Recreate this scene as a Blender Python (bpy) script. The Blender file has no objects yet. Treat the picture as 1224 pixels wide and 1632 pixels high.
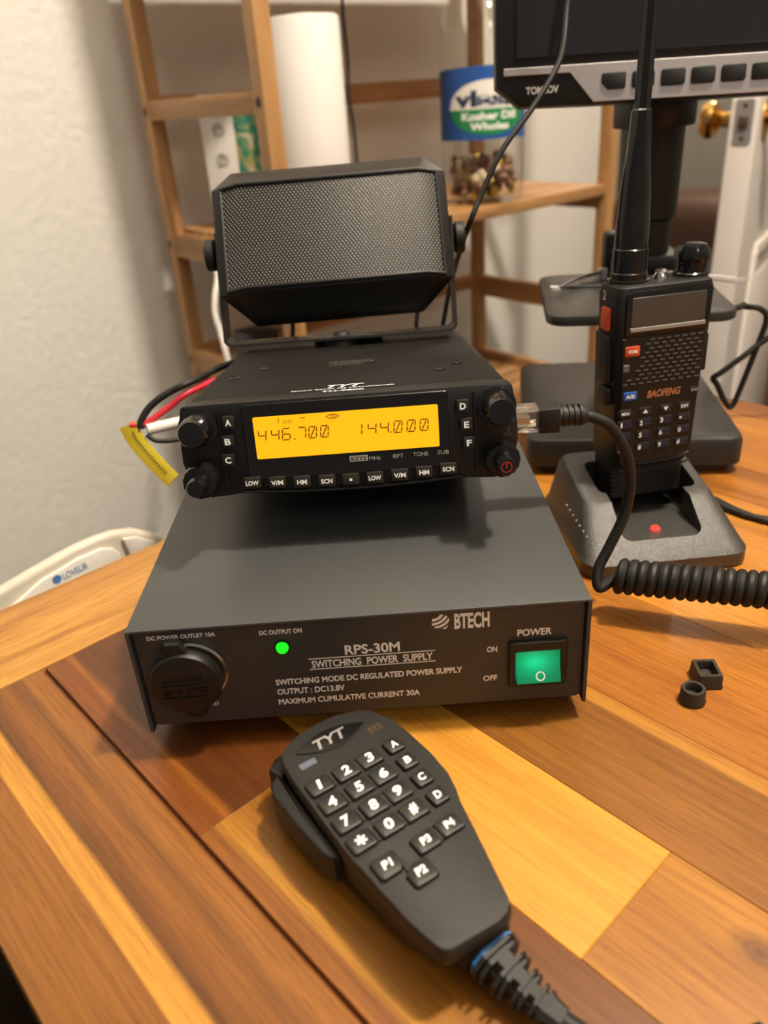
import bpy, bmesh, math, random
from mathutils import Vector, Matrix, Euler, noise
PI = math.pi
random.seed(7)
SC = bpy.context.scene
COL = SC.collection
def R(d): return math.radians(d)

# ------------------------------------------------------------------ camera
cam = bpy.data.cameras.new('camera'); co = bpy.data.objects.new('camera', cam); COL.objects.link(co)
co.location = (0.01488, -0.25027, 0.23445); co.rotation_euler = (1.08409, 0.06691, -0.02817)
cam.sensor_fit = 'VERTICAL'; cam.sensor_height = 36.0; cam.lens = 1250.0 / 1632.0 * 36.0
cam.clip_start = 0.01; cam.clip_end = 20
cam.dof.use_dof = True; cam.dof.focus_distance = 0.345; cam.dof.aperture_fstop = 27.57 / 3.1
SC.camera = co
# ------------------------------------------------------------------ world, lamps, exposure
wd = bpy.data.worlds.new('world'); SC.world = wd; wd.use_nodes = True
bgn = wd.node_tree.nodes['Background']
bgn.inputs[0].default_value = (1.0, 0.90, 0.80, 1); bgn.inputs[1].default_value = 0.16
def area(name, loc, target, size, power, color):
    l = bpy.data.lights.new(name, 'AREA'); l.shape = 'DISK'; l.size = size; l.energy = power; l.color = color
    o = bpy.data.objects.new(name, l); COL.objects.link(o); o.location = loc
    o.rotation_euler = (Vector(target) - Vector(loc)).to_track_quat('-Z', 'Y').to_euler(); return o
def bulb(name, loc, radius, power, color):
    l = bpy.data.lights.new(name, 'POINT'); l.shadow_soft_size = radius; l.energy = power; l.color = color
    o = bpy.data.objects.new(name, l); COL.objects.link(o); o.location = loc; return o
bulb('ceiling_light', (0.52, 0.05, 1.42), 0.05, 80.0, (1.0, 0.875, 0.71))
area('front_fill', (0.9, -1.6, 1.45), (0.0, 0.3, 0.1), 0.5, 6.0, (1.0, 0.88, 0.74))  # added fill from behind the camera, lifts the front faces
bulb('hall_fill', (1.10, 2.20, 1.30), 0.10, 30.0, (1.0, 0.86, 0.74))  # unseen fill added to brighten the far room and armchair
vs = SC.view_settings; vs.view_transform = 'Standard'; vs.look = 'None'; vs.gamma = 1; vs.exposure = 0.40; vs.use_curve_mapping = False

# ------------------------------------------------------------------ materials
def mat(name, col, rough=.5, metal=0., bump=0., bscale=800., spec=.5, emit=None, estr=0., coat=0., trans=0., ior=1.45, alpha=1.):
    m = bpy.data.materials.new(name); m.use_nodes = True; nt = m.node_tree; p = nt.nodes['Principled BSDF']
    p.inputs['Base Color'].default_value = (*col, 1); p.inputs['Roughness'].default_value = rough
    p.inputs['Metallic'].default_value = metal; p.inputs['Specular IOR Level'].default_value = spec
    p.inputs['Coat Weight'].default_value = coat; p.inputs['Transmission Weight'].default_value = trans
    p.inputs['IOR'].default_value = ior; p.inputs['Alpha'].default_value = alpha
    if emit: p.inputs['Emission Color'].default_value = (*emit, 1); p.inputs['Emission Strength'].default_value = estr
    tc = nt.nodes.new('ShaderNodeTexCoord')
    nz = nt.nodes.new('ShaderNodeTexNoise'); nz.inputs['Scale'].default_value = bscale; nz.inputs['Detail'].default_value = 3
    nt.links.new(tc.outputs['Object'], nz.inputs['Vector'])
    if bump:
        b = nt.nodes.new('ShaderNodeBump'); b.inputs['Strength'].default_value = bump; b.inputs['Distance'].default_value = .0004
        nt.links.new(nz.outputs['Fac'], b.inputs['Height']); nt.links.new(b.outputs['Normal'], p.inputs['Normal'])
    mr = nt.nodes.new('ShaderNodeMapRange'); mr.inputs['To Min'].default_value = max(0, rough - .06); mr.inputs['To Max'].default_value = min(1, rough + .06)
    nt.links.new(nz.outputs['Fac'], mr.inputs['Value']); nt.links.new(mr.outputs['Result'], p.inputs['Roughness'])
    return m
def mathn(nt, op, a, b=None, c=None):
    n = nt.nodes.new('ShaderNodeMath'); n.operation = op
    for i, v in enumerate((a, b, c)):
        if v is None: continue
        if isinstance(v, (int, float)): n.inputs[i].default_value = v
        else: nt.links.new(v, n.inputs[i])
    return n.outputs[0]
def ramp(nt, fac, stops, interp='LINEAR'):
    r = nt.nodes.new('ShaderNodeValToRGB'); r.color_ramp.interpolation = interp
    e = r.color_ramp.elements
    e[0].position = stops[0][0]; e[0].color = (*stops[0][1], 1)
    e[1].position = stops[-1][0]; e[1].color = (*stops[-1][1], 1)
    for p, c in stops[1:-1]:
        x = e.new(p); x.color = (*c, 1)
    nt.links.new(fac, r.inputs['Fac']); return r.outputs['Color']
def mixc(nt, fac, a, b, mode='MIX'):
    n = nt.nodes.new('ShaderNodeMix'); n.data_type = 'RGBA'; n.blend_type = mode
    for i, v in ((0, fac), (6, a), (7, b)):
        if isinstance(v, (int, float)): n.inputs[i].default_value = v
        elif isinstance(v, tuple): n.inputs[i].default_value = (*v, 1)
        else: nt.links.new(v, n.inputs[i])
    return n.outputs[2]
def wood(name, dark, mid, light, seed, strips=None, v0=0., v1=1., axis='x', rough=.36, knots=(), pore=.5, wave=1.):
    """grain runs along local x (or y/z); strips: colours at fractions of the plank's width v0..v1"""
    m = bpy.data.materials.new(name); m.use_nodes = True; nt = m.node_tree; p = nt.nodes['Principled BSDF']
    tc = nt.nodes.new('ShaderNodeTexCoord'); sp = nt.nodes.new('ShaderNodeSeparateXYZ'); nt.links.new(tc.outputs['Object'], sp.inputs[0])
    ax = {'x': (0, 1, 2), 'y': (1, 0, 2), 'z': (2, 0, 1)}[axis]
    u, v, w = (sp.outputs[i] for i in ax)
    vec = nt.nodes.new('ShaderNodeCombineXYZ')
    vv = v
    for (ku, kv, rad) in knots:                       # grain lines bow round a knot
        du = mathn(nt, 'SUBTRACT', u, ku); dv = mathn(nt, 'SUBTRACT', v, kv)
        d2 = mathn(nt, 'ADD', mathn(nt, 'MULTIPLY', du, du), mathn(nt, 'MULTIPLY', mathn(nt, 'MULTIPLY', dv, dv), 2.0))
        g = mathn(nt, 'DIVIDE', rad * rad, mathn(nt, 'ADD', d2, rad * rad * .4))
        vv = mathn(nt, 'SUBTRACT', vv, mathn(nt, 'MULTIPLY', dv, mathn(nt, 'MULTIPLY', g, .35)))
    nt.links.new(mathn(nt, 'MULTIPLY', u, 1.0), vec.inputs[0]); nt.links.new(vv, vec.inputs[1]); nt.links.new(w, vec.inputs[2])
    def nz(su, sv, det, off):
        mp = nt.nodes.new('ShaderNodeMapping'); mp.inputs['Scale'].default_value = (su, sv, sv)
        mp.inputs['Location'].default_value = (seed * 3.1 + off, seed * 1.7 + off, seed * .9)
        nt.links.new(vec.outputs[0], mp.inputs['Vector'])
        n = nt.nodes.new('ShaderNodeTexNoise'); n.inputs['Scale'].default_value = 1; n.inputs['Detail'].default_value = det
        n.inputs['Distortion'].default_value = .6
        nt.links.new(mp.outputs[0], n.inputs['Vector']); return n.outputs['Fac']
    broad = nz(5, 55, 4, 0)
    fine = nz(28, 620, 3, 9)
    pores = nz(75, 1500, 2, 4)
    base = ramp(nt, broad, [(.30, dark), (.5, mid), (.68, light)])
    if strips:
        t = mathn(nt, 'DIVIDE', mathn(nt, 'SUBTRACT', vv, v0), (v1 - v0))
        t = mathn(nt, 'ADD', t, mathn(nt, 'MULTIPLY', mathn(nt, 'SUBTRACT', nz(7, 12, 2, 2), .5), .035))
        sc = ramp(nt, t, strips)
        base = mixc(nt, .80, base, sc)
    fr = ramp(nt, fine, [(.32, (.79, .74, .69)), (.64, (1.09, 1.09, 1.08))])
    col = mixc(nt, wave, base, fr, 'MULTIPLY')
    pr = ramp(nt, pores, [(.29, (.42, .34, .26)), (.38, (1, 1, 1))])
    col = mixc(nt, pore, col, pr, 'MULTIPLY')
    for (ku, kv, rad) in knots:
        du = mathn(nt, 'SUBTRACT', u, ku); dv = mathn(nt, 'SUBTRACT', v, kv)
        d2 = mathn(nt, 'ADD', mathn(nt, 'MULTIPLY', mathn(nt, 'MULTIPLY', du, du), .55), mathn(nt, 'MULTIPLY', dv, dv))
        d = mathn(nt, 'DIVIDE', mathn(nt, 'SQRT', d2), rad)
        d = mathn(nt, 'ADD', d, mathn(nt, 'MULTIPLY', mathn(nt, 'SUBTRACT', broad, .5), .8))
        km = ramp(nt, d, [(.15, (1, 1, 1)), (1.0, (0, 0, 0))])
        rg = ramp(nt, mathn(nt, 'FRACT', mathn(nt, 'MULTIPLY', d, 3.2)), [(0, (.05, .018, .007)), (1, (.13, .05, .018))])
        col = mixc(nt, mathn(nt, 'MULTIPLY', km, .8), col, rg)
    nt.links.new(col, p.inputs['Base Color'])
    p.inputs['Roughness'].default_value = rough; p.inputs['Specular IOR Level'].default_value = .4 if rough < .8 else .05
    b = nt.nodes.new('ShaderNodeBump'); b.inputs['Strength'].default_value = .12; b.inputs['Distance'].default_value = .0002
    nt.links.new(fine, b.inputs['Height']); nt.links.new(b.outputs[0], p.inputs['Normal'])
    return m
M = {}
M['black'] = mat('black_plastic', (.0065, .006, .0055), .46, bump=.12, bscale=2500)
M['black_rough'] = mat('textured_black_plastic', (.015, .0135, .012), .46, bump=.55, bscale=2600, spec=.55)
M['black_gloss'] = mat('glossy_black_plastic', (.008, .008, .008), .16)
M['radio_case'] = mat('satin_black_case', (.0065, .006, .0052), .55, bump=.15, bscale=2500, spec=.2)
M['rubber'] = mat('black_rubber', (.010, .009, .008), .55, bump=.1, bscale=1500)
M['cap_rubber'] = mat('brown_black_rubber', (.030, .022, .016), .5, bump=.2, bscale=1500)
M['key'] = mat('key_rubber', (.014, .013, .012), .48)
M['lit_key'] = mat('dark_key', (.020, .0165, .011), .45)
M['grey_paint'] = mat('grey_painted_steel', (.049, .051, .052), .42, bump=.12, bscale=3000, spec=.5)
M['panel_paint'] = mat('grey_panel_paint', (.042, .038, .034), .5, bump=.12, bscale=3000)
M['white_ink'] = mat('white_ink', (.88, .87, .84), .6)
M['legend'] = mat('white_legend', (.85, .84, .80), .5, emit=(1, .97, .9), estr=.10)
M['dim_ink'] = mat('dim_grey_ink', (.10, .09, .085), .6)
M['grey_ink'] = mat('grey_ink', (.45, .43, .40), .6)
M['amber'] = mat('amber_backlight', (.35, .16, .01), .4, emit=(1.0, .44, .001), estr=.80)
M['lcd'] = mat('lcd_segment', (.10, .035, .004), .5, emit=(.35, .10, .001), estr=.10)
M['lcd_text'] = mat('lcd_icon', (.22, .085, .006), .5, emit=(.5, .19, .001), estr=.25)
M['green_led'] = mat('green_led', (.01, .35, .01), .3, emit=(.004, 1.0, .012), estr=1.0)
M['red_led'] = mat('red_led', (.8, .03, .02), .3, emit=(1.0, .03, .02), estr=1.6)
M['red_ink'] = mat('red_ink', (.36, .02, .015), .4)
M['slot'] = mat('slot_edge_glints', (.10, .095, .09), .45)  # grey colour stands in for glints on the slots
M['steel'] = mat('bright_steel', (.62, .60, .56), .22, 1)
M['alum'] = mat('brushed_silver', (.50, .47, .47), .36, .75, bump=.15, bscale=1500)
M['trim_grey'] = mat('matt_grey_trim', (.30, .29, .27), .6)
M['brass'] = mat('polished_brass', (.62, .40, .13), .20, 1)
M['clear'] = mat('clear_plastic', (.95, .93, .90), .08, trans=.95, ior=1.46)
M['lcd_glass'] = mat('grey_lcd_glass', (.060, .060, .056), .25)
M['screen'] = mat('dark_screen', (.012, .012, .013), .10, coat=.5)
M['orange'] = mat('orange_button', (.62, .085, .025), .4)
M['blue'] = mat('blue_button', (.02, .11, .40), .4)
M['blue_grey'] = mat('blue_grey_lens', (.10, .12, .16), .3)
M['blue_ink'] = mat('blue_key_ink', (.018, .035, .09), .5)
M['copper_ink'] = mat('copper_ink', (.50, .21, .09), .45)
M['blue_stripe'] = mat('blue_stripe', (.04, .22, .62), .45)
M['red_wire'] = mat('red_wire', (.62, .03, .05), .4)
M['white_wire'] = mat('white_wire', (.75, .73, .68), .45)
M['yellow'] = mat('yellow_label', (.62, .48, .03), .45)
M['label_print'] = mat('dark_label_print', (.10, .08, .02), .5)
M['white_plastic'] = mat('white_plastic', (.80, .78, .72), .35)
M['cream_and_rim_shade'] = mat('cream_and_rim_shade', (.60, .56, .47), .4)
M['white_paper'] = mat('white_paper', (.82, .79, .76), .7)
M['logo_blue'] = mat('logo_blue', (.10, .25, .60), .5)
M['stage'] = mat('dark_grey_plastic', (.022, .0205, .019), .36, bump=.2, bscale=2200)
M['cradle'] = mat('textured_charger_plastic', (.034, .032, .030), .34, bump=.8, bscale=1700, spec=.9)
M['label_blue'] = mat('jar_label_blue', (.02, .085, .32), .4)
M['label_green'] = mat('jar_label_green', (.015, .22, .07), .4)
M['label_dark'] = mat('jar_label_navy_print', (.02, .03, .08), .4)
M['door_paint'] = mat('white_door_paint', (.78, .72, .68), .4)
M['leather'] = mat('brown_leather', (.13, .065, .042), .45, bump=.4, bscale=120)
M['dark_cloth'] = mat('dark_cushion', (.03, .03, .03), .8)
M['lid_silver'] = mat('jar_lid', (.55, .52, .45), .3, .8)
def glass(name, tint):
    m = bpy.data.materials.new(name); m.use_nodes = True; nt = m.node_tree; nt.nodes.remove(nt.nodes['Principled BSDF'])
    g = nt.nodes.new('ShaderNodeBsdfGlossy'); g.inputs['Roughness'].default_value = .04
    t = nt.nodes.new('ShaderNodeBsdfTransparent'); t.inputs['Color'].default_value = (*tint, 1)
    f = nt.nodes.new('ShaderNodeLayerWeight'); f.inputs['Blend'].default_value = .5
    fp = mathn(nt, 'ADD', .05, mathn(nt, 'MULTIPLY', .6, mathn(nt, 'POWER', f.outputs['Facing'], 3.5)))
    mx = nt.nodes.new('ShaderNodeMixShader'); nt.links.new(fp, mx.inputs[0])
    nt.links.new(t.outputs[0], mx.inputs[1]); nt.links.new(g.outputs[0], mx.inputs[2])
    nt.links.new(mx.outputs[0], nt.nodes['Material Output'].inputs[0]); return m
M['glass'] = glass('jar_glass', (.97, .97, .94))
def plaster(name, col, strength=.5):
    m = mat(name, col, .75); nt = m.node_tree; p = nt.nodes['Principled BSDF']
    tc = nt.nodes.new('ShaderNodeTexCoord'); n1 = nt.nodes.new('ShaderNodeTexNoise'); n1.inputs['Scale'].default_value = 75; n1.inputs['Detail'].default_value = 4
    n1.inputs['Distortion'].default_value = .4
    nt.links.new(tc.outputs['Object'], n1.inputs['Vector'])
    b = nt.nodes.new('ShaderNodeBump'); b.inputs['Strength'].default_value = strength; b.inputs['Distance'].default_value = .004
    nt.links.new(n1.outputs['Fac'], b.inputs['Height']); nt.links.new(b.outputs[0], p.inputs['Normal']); return m
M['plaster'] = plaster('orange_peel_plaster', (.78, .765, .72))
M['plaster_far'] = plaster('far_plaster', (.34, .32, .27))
M['ceiling'] = plaster('ceiling_plaster', (.7, .67, .6))
def grille_mat():
    m = bpy.data.materials.new('woven_metal_grille'); m.use_nodes = True; nt = m.node_tree; p = nt.nodes['Principled BSDF']
    tc = nt.nodes.new('ShaderNodeTexCoord'); sp = nt.nodes.new('ShaderNodeSeparateXYZ'); nt.links.new(tc.outputs['Object'], sp.inputs[0])
    px, pz = .00213, .0032
    a = mathn(nt, 'DIVIDE', sp.outputs[0], px); b = mathn(nt, 'DIVIDE', sp.outputs[2], pz)
    def cell(a, b):
        fa = mathn(nt, 'MULTIPLY', mathn(nt, 'SUBTRACT', mathn(nt, 'FRACT', a), .5), px); fb = mathn(nt, 'MULTIPLY', mathn(nt, 'SUBTRACT', mathn(nt, 'FRACT', b), .5), pz)
        return mathn(nt, 'SQRT', mathn(nt, 'ADD', mathn(nt, 'MULTIPLY', fa, fa), mathn(nt, 'MULTIPLY', fb, fb)))
    d = mathn(nt, 'MULTIPLY', mathn(nt, 'MINIMUM', cell(a, b), cell(mathn(nt, 'ADD', a, .5), mathn(nt, 'ADD', b, .5))), 1000.0)
    dots = ramp(nt, d, [(.18, (1, 1, 1)), (.50, (0, 0, 0))])
    fl = mathn(nt, 'FRACT', mathn(nt, 'ADD', a, b)); ln = mathn(nt, 'MINIMUM', fl, mathn(nt, 'SUBTRACT', 1.0, fl))
    lines = ramp(nt, ln, [(.02, (.10, .10, .10)), (.20, (0, 0, 0))])
    k = mathn(nt, 'MAXIMUM', dots, lines)
    nt.links.new(mixc(nt, k, (.003, .003, .003), (.60, .57, .53)), p.inputs['Base Color'])
    nt.links.new(mathn(nt, 'MULTIPLY', k, .35), p.inputs['Metallic']); p.inputs['Roughness'].default_value = .38
    bp = nt.nodes.new('ShaderNodeBump'); bp.inputs['Strength'].default_value = 1; bp.inputs['Distance'].default_value = .0006
    nt.links.new(k, bp.inputs['Height']); nt.links.new(bp.outputs[0], p.inputs['Normal']); return m
M['grille'] = grille_mat()
def rocker_mat():
    m = mat('ribbed_green_lens', (.0, .10, .045), .3, emit=(.0, .55, .22), estr=.28); nt = m.node_tree; p = nt.nodes['Principled BSDF']
    tc = nt.nodes.new('ShaderNodeTexCoord'); w = nt.nodes.new('ShaderNodeTexWave'); w.inputs['Scale'].default_value = 420; w.bands_direction = 'X'
    nt.links.new(tc.outputs['Object'], w.inputs['Vector'])
    sp = nt.nodes.new('ShaderNodeSeparateXYZ'); nt.links.new(tc.outputs['Object'], sp.inputs[0])
    # the lamp sits behind the lens, left of its middle
    du = mathn(nt, 'DIVIDE', mathn(nt, 'SUBTRACT', sp.outputs[0], .0690), .0060); dv = mathn(nt, 'DIVIDE', mathn(nt, 'SUBTRACT', sp.outputs[2], .0305), .0042)
    d2 = mathn(nt, 'ADD', mathn(nt, 'MULTIPLY', du, du), mathn(nt, 'MULTIPLY', dv, dv))
    hot = mathn(nt, 'DIVIDE', 1.0, mathn(nt, 'ADD', 1.0, d2))
    st = mathn(nt, 'ADD', .07, mathn(nt, 'MULTIPLY', hot, mathn(nt, 'ADD', .70, mathn(nt, 'MULTIPLY', w.outputs['Fac'], .5))))
    nt.links.new(st, p.inputs['Emission Strength'])
    b = nt.nodes.new('ShaderNodeBump'); b.inputs['Strength'].default_value = .6; b.inputs['Distance'].default_value = .0004
    nt.links.new(w.outputs['Fac'], b.inputs['Height']); nt.links.new(b.outputs[0], p.inputs['Normal'])
    return m
M['rocker'] = rocker_mat()
def art_mat():
    m = bpy.data.materials.new('printed_green_creatures'); m.use_nodes = True; nt = m.node_tree; p = nt.nodes['Principled BSDF']
    tc = nt.nodes.new('ShaderNodeTexCoord'); n = nt.nodes.new('ShaderNodeTexNoise'); n.inputs['Scale'].default_value = 38; n.inputs['Detail'].default_value = 3; n.inputs['Distortion'].default_value = 1.8
    nt.links.new(tc.outputs['Object'], n.inputs['Vector'])
    c = ramp(nt, n.outputs['Fac'], [(.30, (.05, .06, .05)), (.42, (.02, .20, .13)), (.50, (.10, .30, .18)), (.56, (.42, .33, .10)), (.66, (.6, .57, .5))])
    nt.links.new(c, p.inputs['Base Color']); p.inputs['Roughness'].default_value = .5; return m
M['art'] = art_mat()
bamboo = lambda nm, ax, s: wood(nm, (.30, .155, .058), (.42, .225, .09), (.50, .28, .115), s, axis=ax, rough=.42, pore=.25, wave=.5)
M['bam_z'] = bamboo('bamboo_upright', 'z', 3); M['bam_x'] = bamboo('bamboo_rail', 'x', 5); M['bam_y'] = bamboo('bamboo_rung', 'y', 8)
M['screw_hole'] = mat('dark_screw_hole', (.06, .03, .012), .6)

# ------------------------------------------------------------------ mesh builder
class MB:
    def __init__(s): s.bm = bmesh.new(); s.mi = 0
    def _fin(s, verts, mtx=None):
        if mtx is not None: bmesh.ops.transform(s.bm, matrix=mtx, verts=verts)
        return verts
    def _setmi(s, verts):
        if s.mi:
            for f in {f for v in verts for f in v.link_faces}: f.material_index = s.mi
    def box(s, c, size, bev=0., seg=2, mtx=None, taper=None):
        t = bmesh.new(); bmesh.ops.create_cube(t, size=1)
        for v in t.verts:
            v.co = Vector((v.co.x * size[0], v.co.y * size[1], v.co.z * size[2]))
        if taper:
            for v in t.verts: taper(v)
        if bev: bmesh.ops.bevel(t, geom=list(t.edges), offset=bev, segments=seg, profile=.5, affect='EDGES')
        bmesh.ops.translate(t, vec=c, verts=t.verts)
        return s.add(t, mtx)
    def add(s, t, mtx=None):
        if mtx is not None: bmesh.ops.transform(t, matrix=mtx, verts=t.verts)
        mp = {}
        for v in t.verts: mp[v] = s.bm.verts.new(v.co)
        for f in t.faces:
            try:
                nf = s.bm.faces.new([mp[v] for v in f.verts]); nf.material_index = s.mi
            except ValueError: pass
        t.free(); return list(mp.values())
    def prism(s, poly, z0, z1, bev=0., seg=2, mtx=None, bev_top_only=False):
        t = bmesh.new()
        a = [t.verts.new((x, y, z0)) for x, y in poly]; b = [t.verts.new((x, y, z1)) for x, y in poly]
        n = len(poly); t.faces.new(a[::-1]); top = t.faces.new(b)
        for i in range(n): t.faces.new((a[i], a[(i + 1) % n], b[(i + 1) % n], b[i]))
        bmesh.ops.recalc_face_normals(t, faces=t.faces)
        if bev:
            g = list(top.edges) if bev_top_only else [e for f in (t.faces[0], top) for e in f.edges]
            bmesh.ops.bevel(t, geom=g, offset=bev, segments=seg, profile=.5, affect='EDGES')
        return s.add(t, mtx)
    def loft(s, rings, cap0=True, cap1=True, mtx=None, closed=True):
        t = bmesh.new(); rs = [[t.verts.new(p) for p in r] for r in rings]; n = len(rings[0])
        for a, b in zip(rs, rs[1:]):
            for i in range(n if closed else n - 1): t.faces.new((a[i], a[(i + 1) % n], b[(i + 1) % n], b[i]))
        if cap0: t.faces.new(rs[0][::-1])
        if cap1: t.faces.new(rs[-1])
        bmesh.ops.recalc_face_normals(t, faces=t.faces)
        return s.add(t, mtx)
    def lathe(s, prof, n=40, mtx=None, cap0=True, cap1=True, flute=None):
        rings = []
        for k, (r, z) in enumerate(prof):
            rr = []
            for i in range(n):
                a = 2 * PI * i / n; q = r * (flute(a, k) if flute else 1)
                rr.append((q * math.cos(a), q * math.sin(a), z))
            rings.append(rr)
        return s.loft(rings, cap0, cap1, mtx)
    def hull(s, pts, bev=0., seg=2, mtx=None):
        t = bmesh.new()
        for p in pts: t.verts.new(p)
        bmesh.ops.convex_hull(t, input=t.verts)
        for v in [v for v in t.verts if not v.link_faces]: t.verts.remove(v)
        bmesh.ops.dissolve_limit(t, angle_limit=.02, verts=t.verts, edges=t.edges)
        if bev: bmesh.ops.bevel(t, geom=list(t.edges), offset=bev, segments=seg, profile=.5, affect='EDGES')
        return s.add(t, mtx)
    def tube(s, pts, r, n=12, smooth=True, sub=8, flat=1.0):
        P = catmull(pts, sub) if smooth else [Vector(p) for p in pts]
        rad = r if callable(r) else (lambda t: r)
        rings = []; up = None
        for i, p in enumerate(P):
            tg = (P[min(i + 1, len(P) - 1)] - P[max(i - 1, 0)]).normalized()
            if up is None: up = tg.orthogonal().normalized()
            up = (up - tg * up.dot(tg)).normalized(); sd = tg.cross(up)
            q = rad(i / max(1, len(P) - 1))
            rings.append([p + up * (math.cos(2 * PI * k / n) * q) + sd * (math.sin(2 * PI * k / n) * q * flat) for k in range(n)])
        return s.loft(rings)
    def poly(s, pts):
        vs_ = [s.bm.verts.new(p) for p in pts]; f = s.bm.faces.new(vs_); f.material_index = s.mi; return vs_
    def text(s, body, frame, u0, v0, u1, v1, bold=.0, shear=0., ext=.0, fit=True, rot=0., curve=None):
        """lettering filling the box u0..u1, v0..v1 of a frame (origin, U, V)"""
        c = bpy.data.curves.new('t', 'FONT'); c.body = body; c.offset = bold; c.shear = shear; c.resolution_u = 3
        o = bpy.data.objects.new('t', c); COL.objects.link(o)
        dg = bpy.context.evaluated_depsgraph_get(); me = bpy.data.meshes.new_from_object(o.evaluated_get(dg))
        bpy.data.objects.remove(o); bpy.data.curves.remove(c)
        t = bmesh.new(); t.from_mesh(me); bpy.data.meshes.remove(me)
        if not t.verts: t.free(); return
        x0 = min(v.co.x for v in t.verts); x1 = max(v.co.x for v in t.verts); y0 = min(v.co.y for v in t.verts); y1 = max(v.co.y for v in t.verts)
        O, U, V = (Vector(q) for q in frame); Nn = U.cross(V).normalized()
        cr, sr = math.cos(rot), math.sin(rot); cu, cv = (u0 + u1) / 2, (v0 + v1) / 2
        for v in t.verts:
            uu = u0 + (v.co.x - x0) / max(1e-9, x1 - x0) * (u1 - u0); vv = v0 + (v.co.y - y0) / max(1e-9, y1 - y0) * (v1 - v0)
            if rot: uu, vv = cu + (uu - cu) * cr - (vv - cv) * sr, cv + (uu - cu) * sr + (vv - cv) * cr
            v.co = curve(uu, vv) if curve else O + U * uu + V * vv
        if ext:
            r = bmesh.ops.extrude_face_region(t, geom=list(t.faces))
            bmesh.ops.translate(t, vec=Nn * ext, verts=[e for e in r['geom'] if isinstance(e, bmesh.types.BMVert)])
        s.add(t)
    def build(s, name, m, parent=None, loc=None, rot=None, sharp=34, subsurf=0):
        me = bpy.data.meshes.new(name); 
        for f in s.bm.faces: f.smooth = True
        s.bm.normal_update()
        for e in s.bm.edges:
            if len(e.link_faces) == 2:
                try: e.smooth = e.calc_face_angle() < R(sharp)
                except ValueError: pass
        s.bm.to_mesh(me); s.bm.free()
        for q in (m if isinstance(m, (list, tuple)) else [m]): me.materials.append(q)
        o = bpy.data.objects.new(name, me); COL.objects.link(o)
        if parent: o.parent = parent
        if loc: o.location = loc
        if rot: o.rotation_euler = rot
        if subsurf:
            md = o.modifiers.new('s', 'SUBSURF'); md.levels = md.render_levels = subsurf
        return o
def catmull(pts, sub=8):
    P = [Vector(p) for p in pts]; P = [P[0] * 2 - P[1]] + P + [P[-1] * 2 - P[-2]]; out = []
    for i in range(1, len(P) - 2):
        a, b, c, d = P[i - 1:i + 3]
        for k in range(sub):
            t = k / sub
            out.append(.5 * ((2 * b) + (c - a) * t + (2 * a - 5 * b + 4 * c - d) * t * t + (3 * b - a - 3 * c + d) * t ** 3))
    out.append(P[-2]); return out
def rrect(w, h, r, n=5, cx=0., cy=0.):
    out = []
    for sx, sy, a0 in ((1, 1, 0), (-1, 1, 90), (-1, -1, 180), (1, -1, 270)):
        for k in range(n + 1):
            a = R(a0 + 90 * k / n); out.append((cx + sx * (w / 2 - r) + r * math.cos(a), cy + sy * (h / 2 - r) + r * math.sin(a)))
    return out
def circ(r, n=32, cx=0., cy=0., sx=1.): return [(cx + r * sx * math.cos(2 * PI * i / n), cy + r * math.sin(2 * PI * i / n)) for i in range(n)]
FRONT = Matrix(((1, 0, 0, 0), (0, 0, -1, 0), (0, 1, 0, 0), (0, 0, 0, 1)))    # xy drawn plane -> xz, +z of the drawing comes out at -y
def empty(name, label, cat, loc=(0, 0, 0), rot=(0, 0, 0), group=None):
    o = bpy.data.objects.new(name, None); COL.objects.link(o); o.empty_display_size = .02
    o.location = loc; o.rotation_euler = rot; o['label'] = label; o['category'] = cat
    if group: o['group'] = group
    return o
def tag(o, label, cat, group=None):
    o['label'] = label; o['category'] = cat
    if group: o['group'] = group
    return o
def struct(o): o['kind'] = 'structure'; return o
def boolean(o, cutter, op='DIFFERENCE'):
    md = o.modifiers.new('b', 'BOOLEAN'); md.operation = op; md.object = cutter; md.solver = 'EXACT'
    dg = bpy.context.evaluated_depsgraph_get(); me = bpy.data.meshes.new_from_object(o.evaluated_get(dg))
    o.modifiers.clear(); old = o.data; o.data = me; me.name = o.name; bpy.data.meshes.remove(old); bpy.data.objects.remove(cutter)
    bm = bmesh.new(); bm.from_mesh(me)
    for f in bm.faces: f.smooth = True
    for e in bm.edges:
        if len(e.link_faces) == 2:
            try: e.smooth = e.calc_face_angle() < R(30)
            except ValueError: pass
    bm.to_mesh(me); bm.free()

# ================================================================== THE SETTING
TH = R(38.08); B3 = Vector((math.cos(TH), math.sin(TH), 0)); N3 = Vector((math.sin(TH), -math.cos(TH), 0))
PA = Vector((-.272, .9194, 0)); WALL0 = PA - N3 * .075
FZ = -.75
def wallbox(name, p, length, s0, z0, z1, thick, m, ang):
    b = MB(); b.box((s0 + length / 2, thick / 2, (z0 + z1) / 2), (length, thick, z1 - z0))
    return struct(b.build(name, m, loc=p, rot=(0, 0, ang)))
wallbox('wall_left', WALL0, 3.55, -2.4, FZ, 1.72, .12, M['plaster'], TH)
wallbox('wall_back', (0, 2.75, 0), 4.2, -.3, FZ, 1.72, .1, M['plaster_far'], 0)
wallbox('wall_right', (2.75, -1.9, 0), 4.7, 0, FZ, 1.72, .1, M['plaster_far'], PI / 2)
b = MB(); b.box((.4, .45, FZ - .05), (4.7, 4.7, .1))
struct(b.build('floor', wood('shaded_floor_boards', (.004, .0025, .0015), (.006, .0035, .002), (.008, .005, .003), 11, rough=.9)))  # near-black colour stands in for the table's shadow on the floor
b = MB(); b.box((.4, .45, 1.77), (4.7, 4.7, .1)); struct(b.build('ceiling', M['ceiling']))
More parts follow.
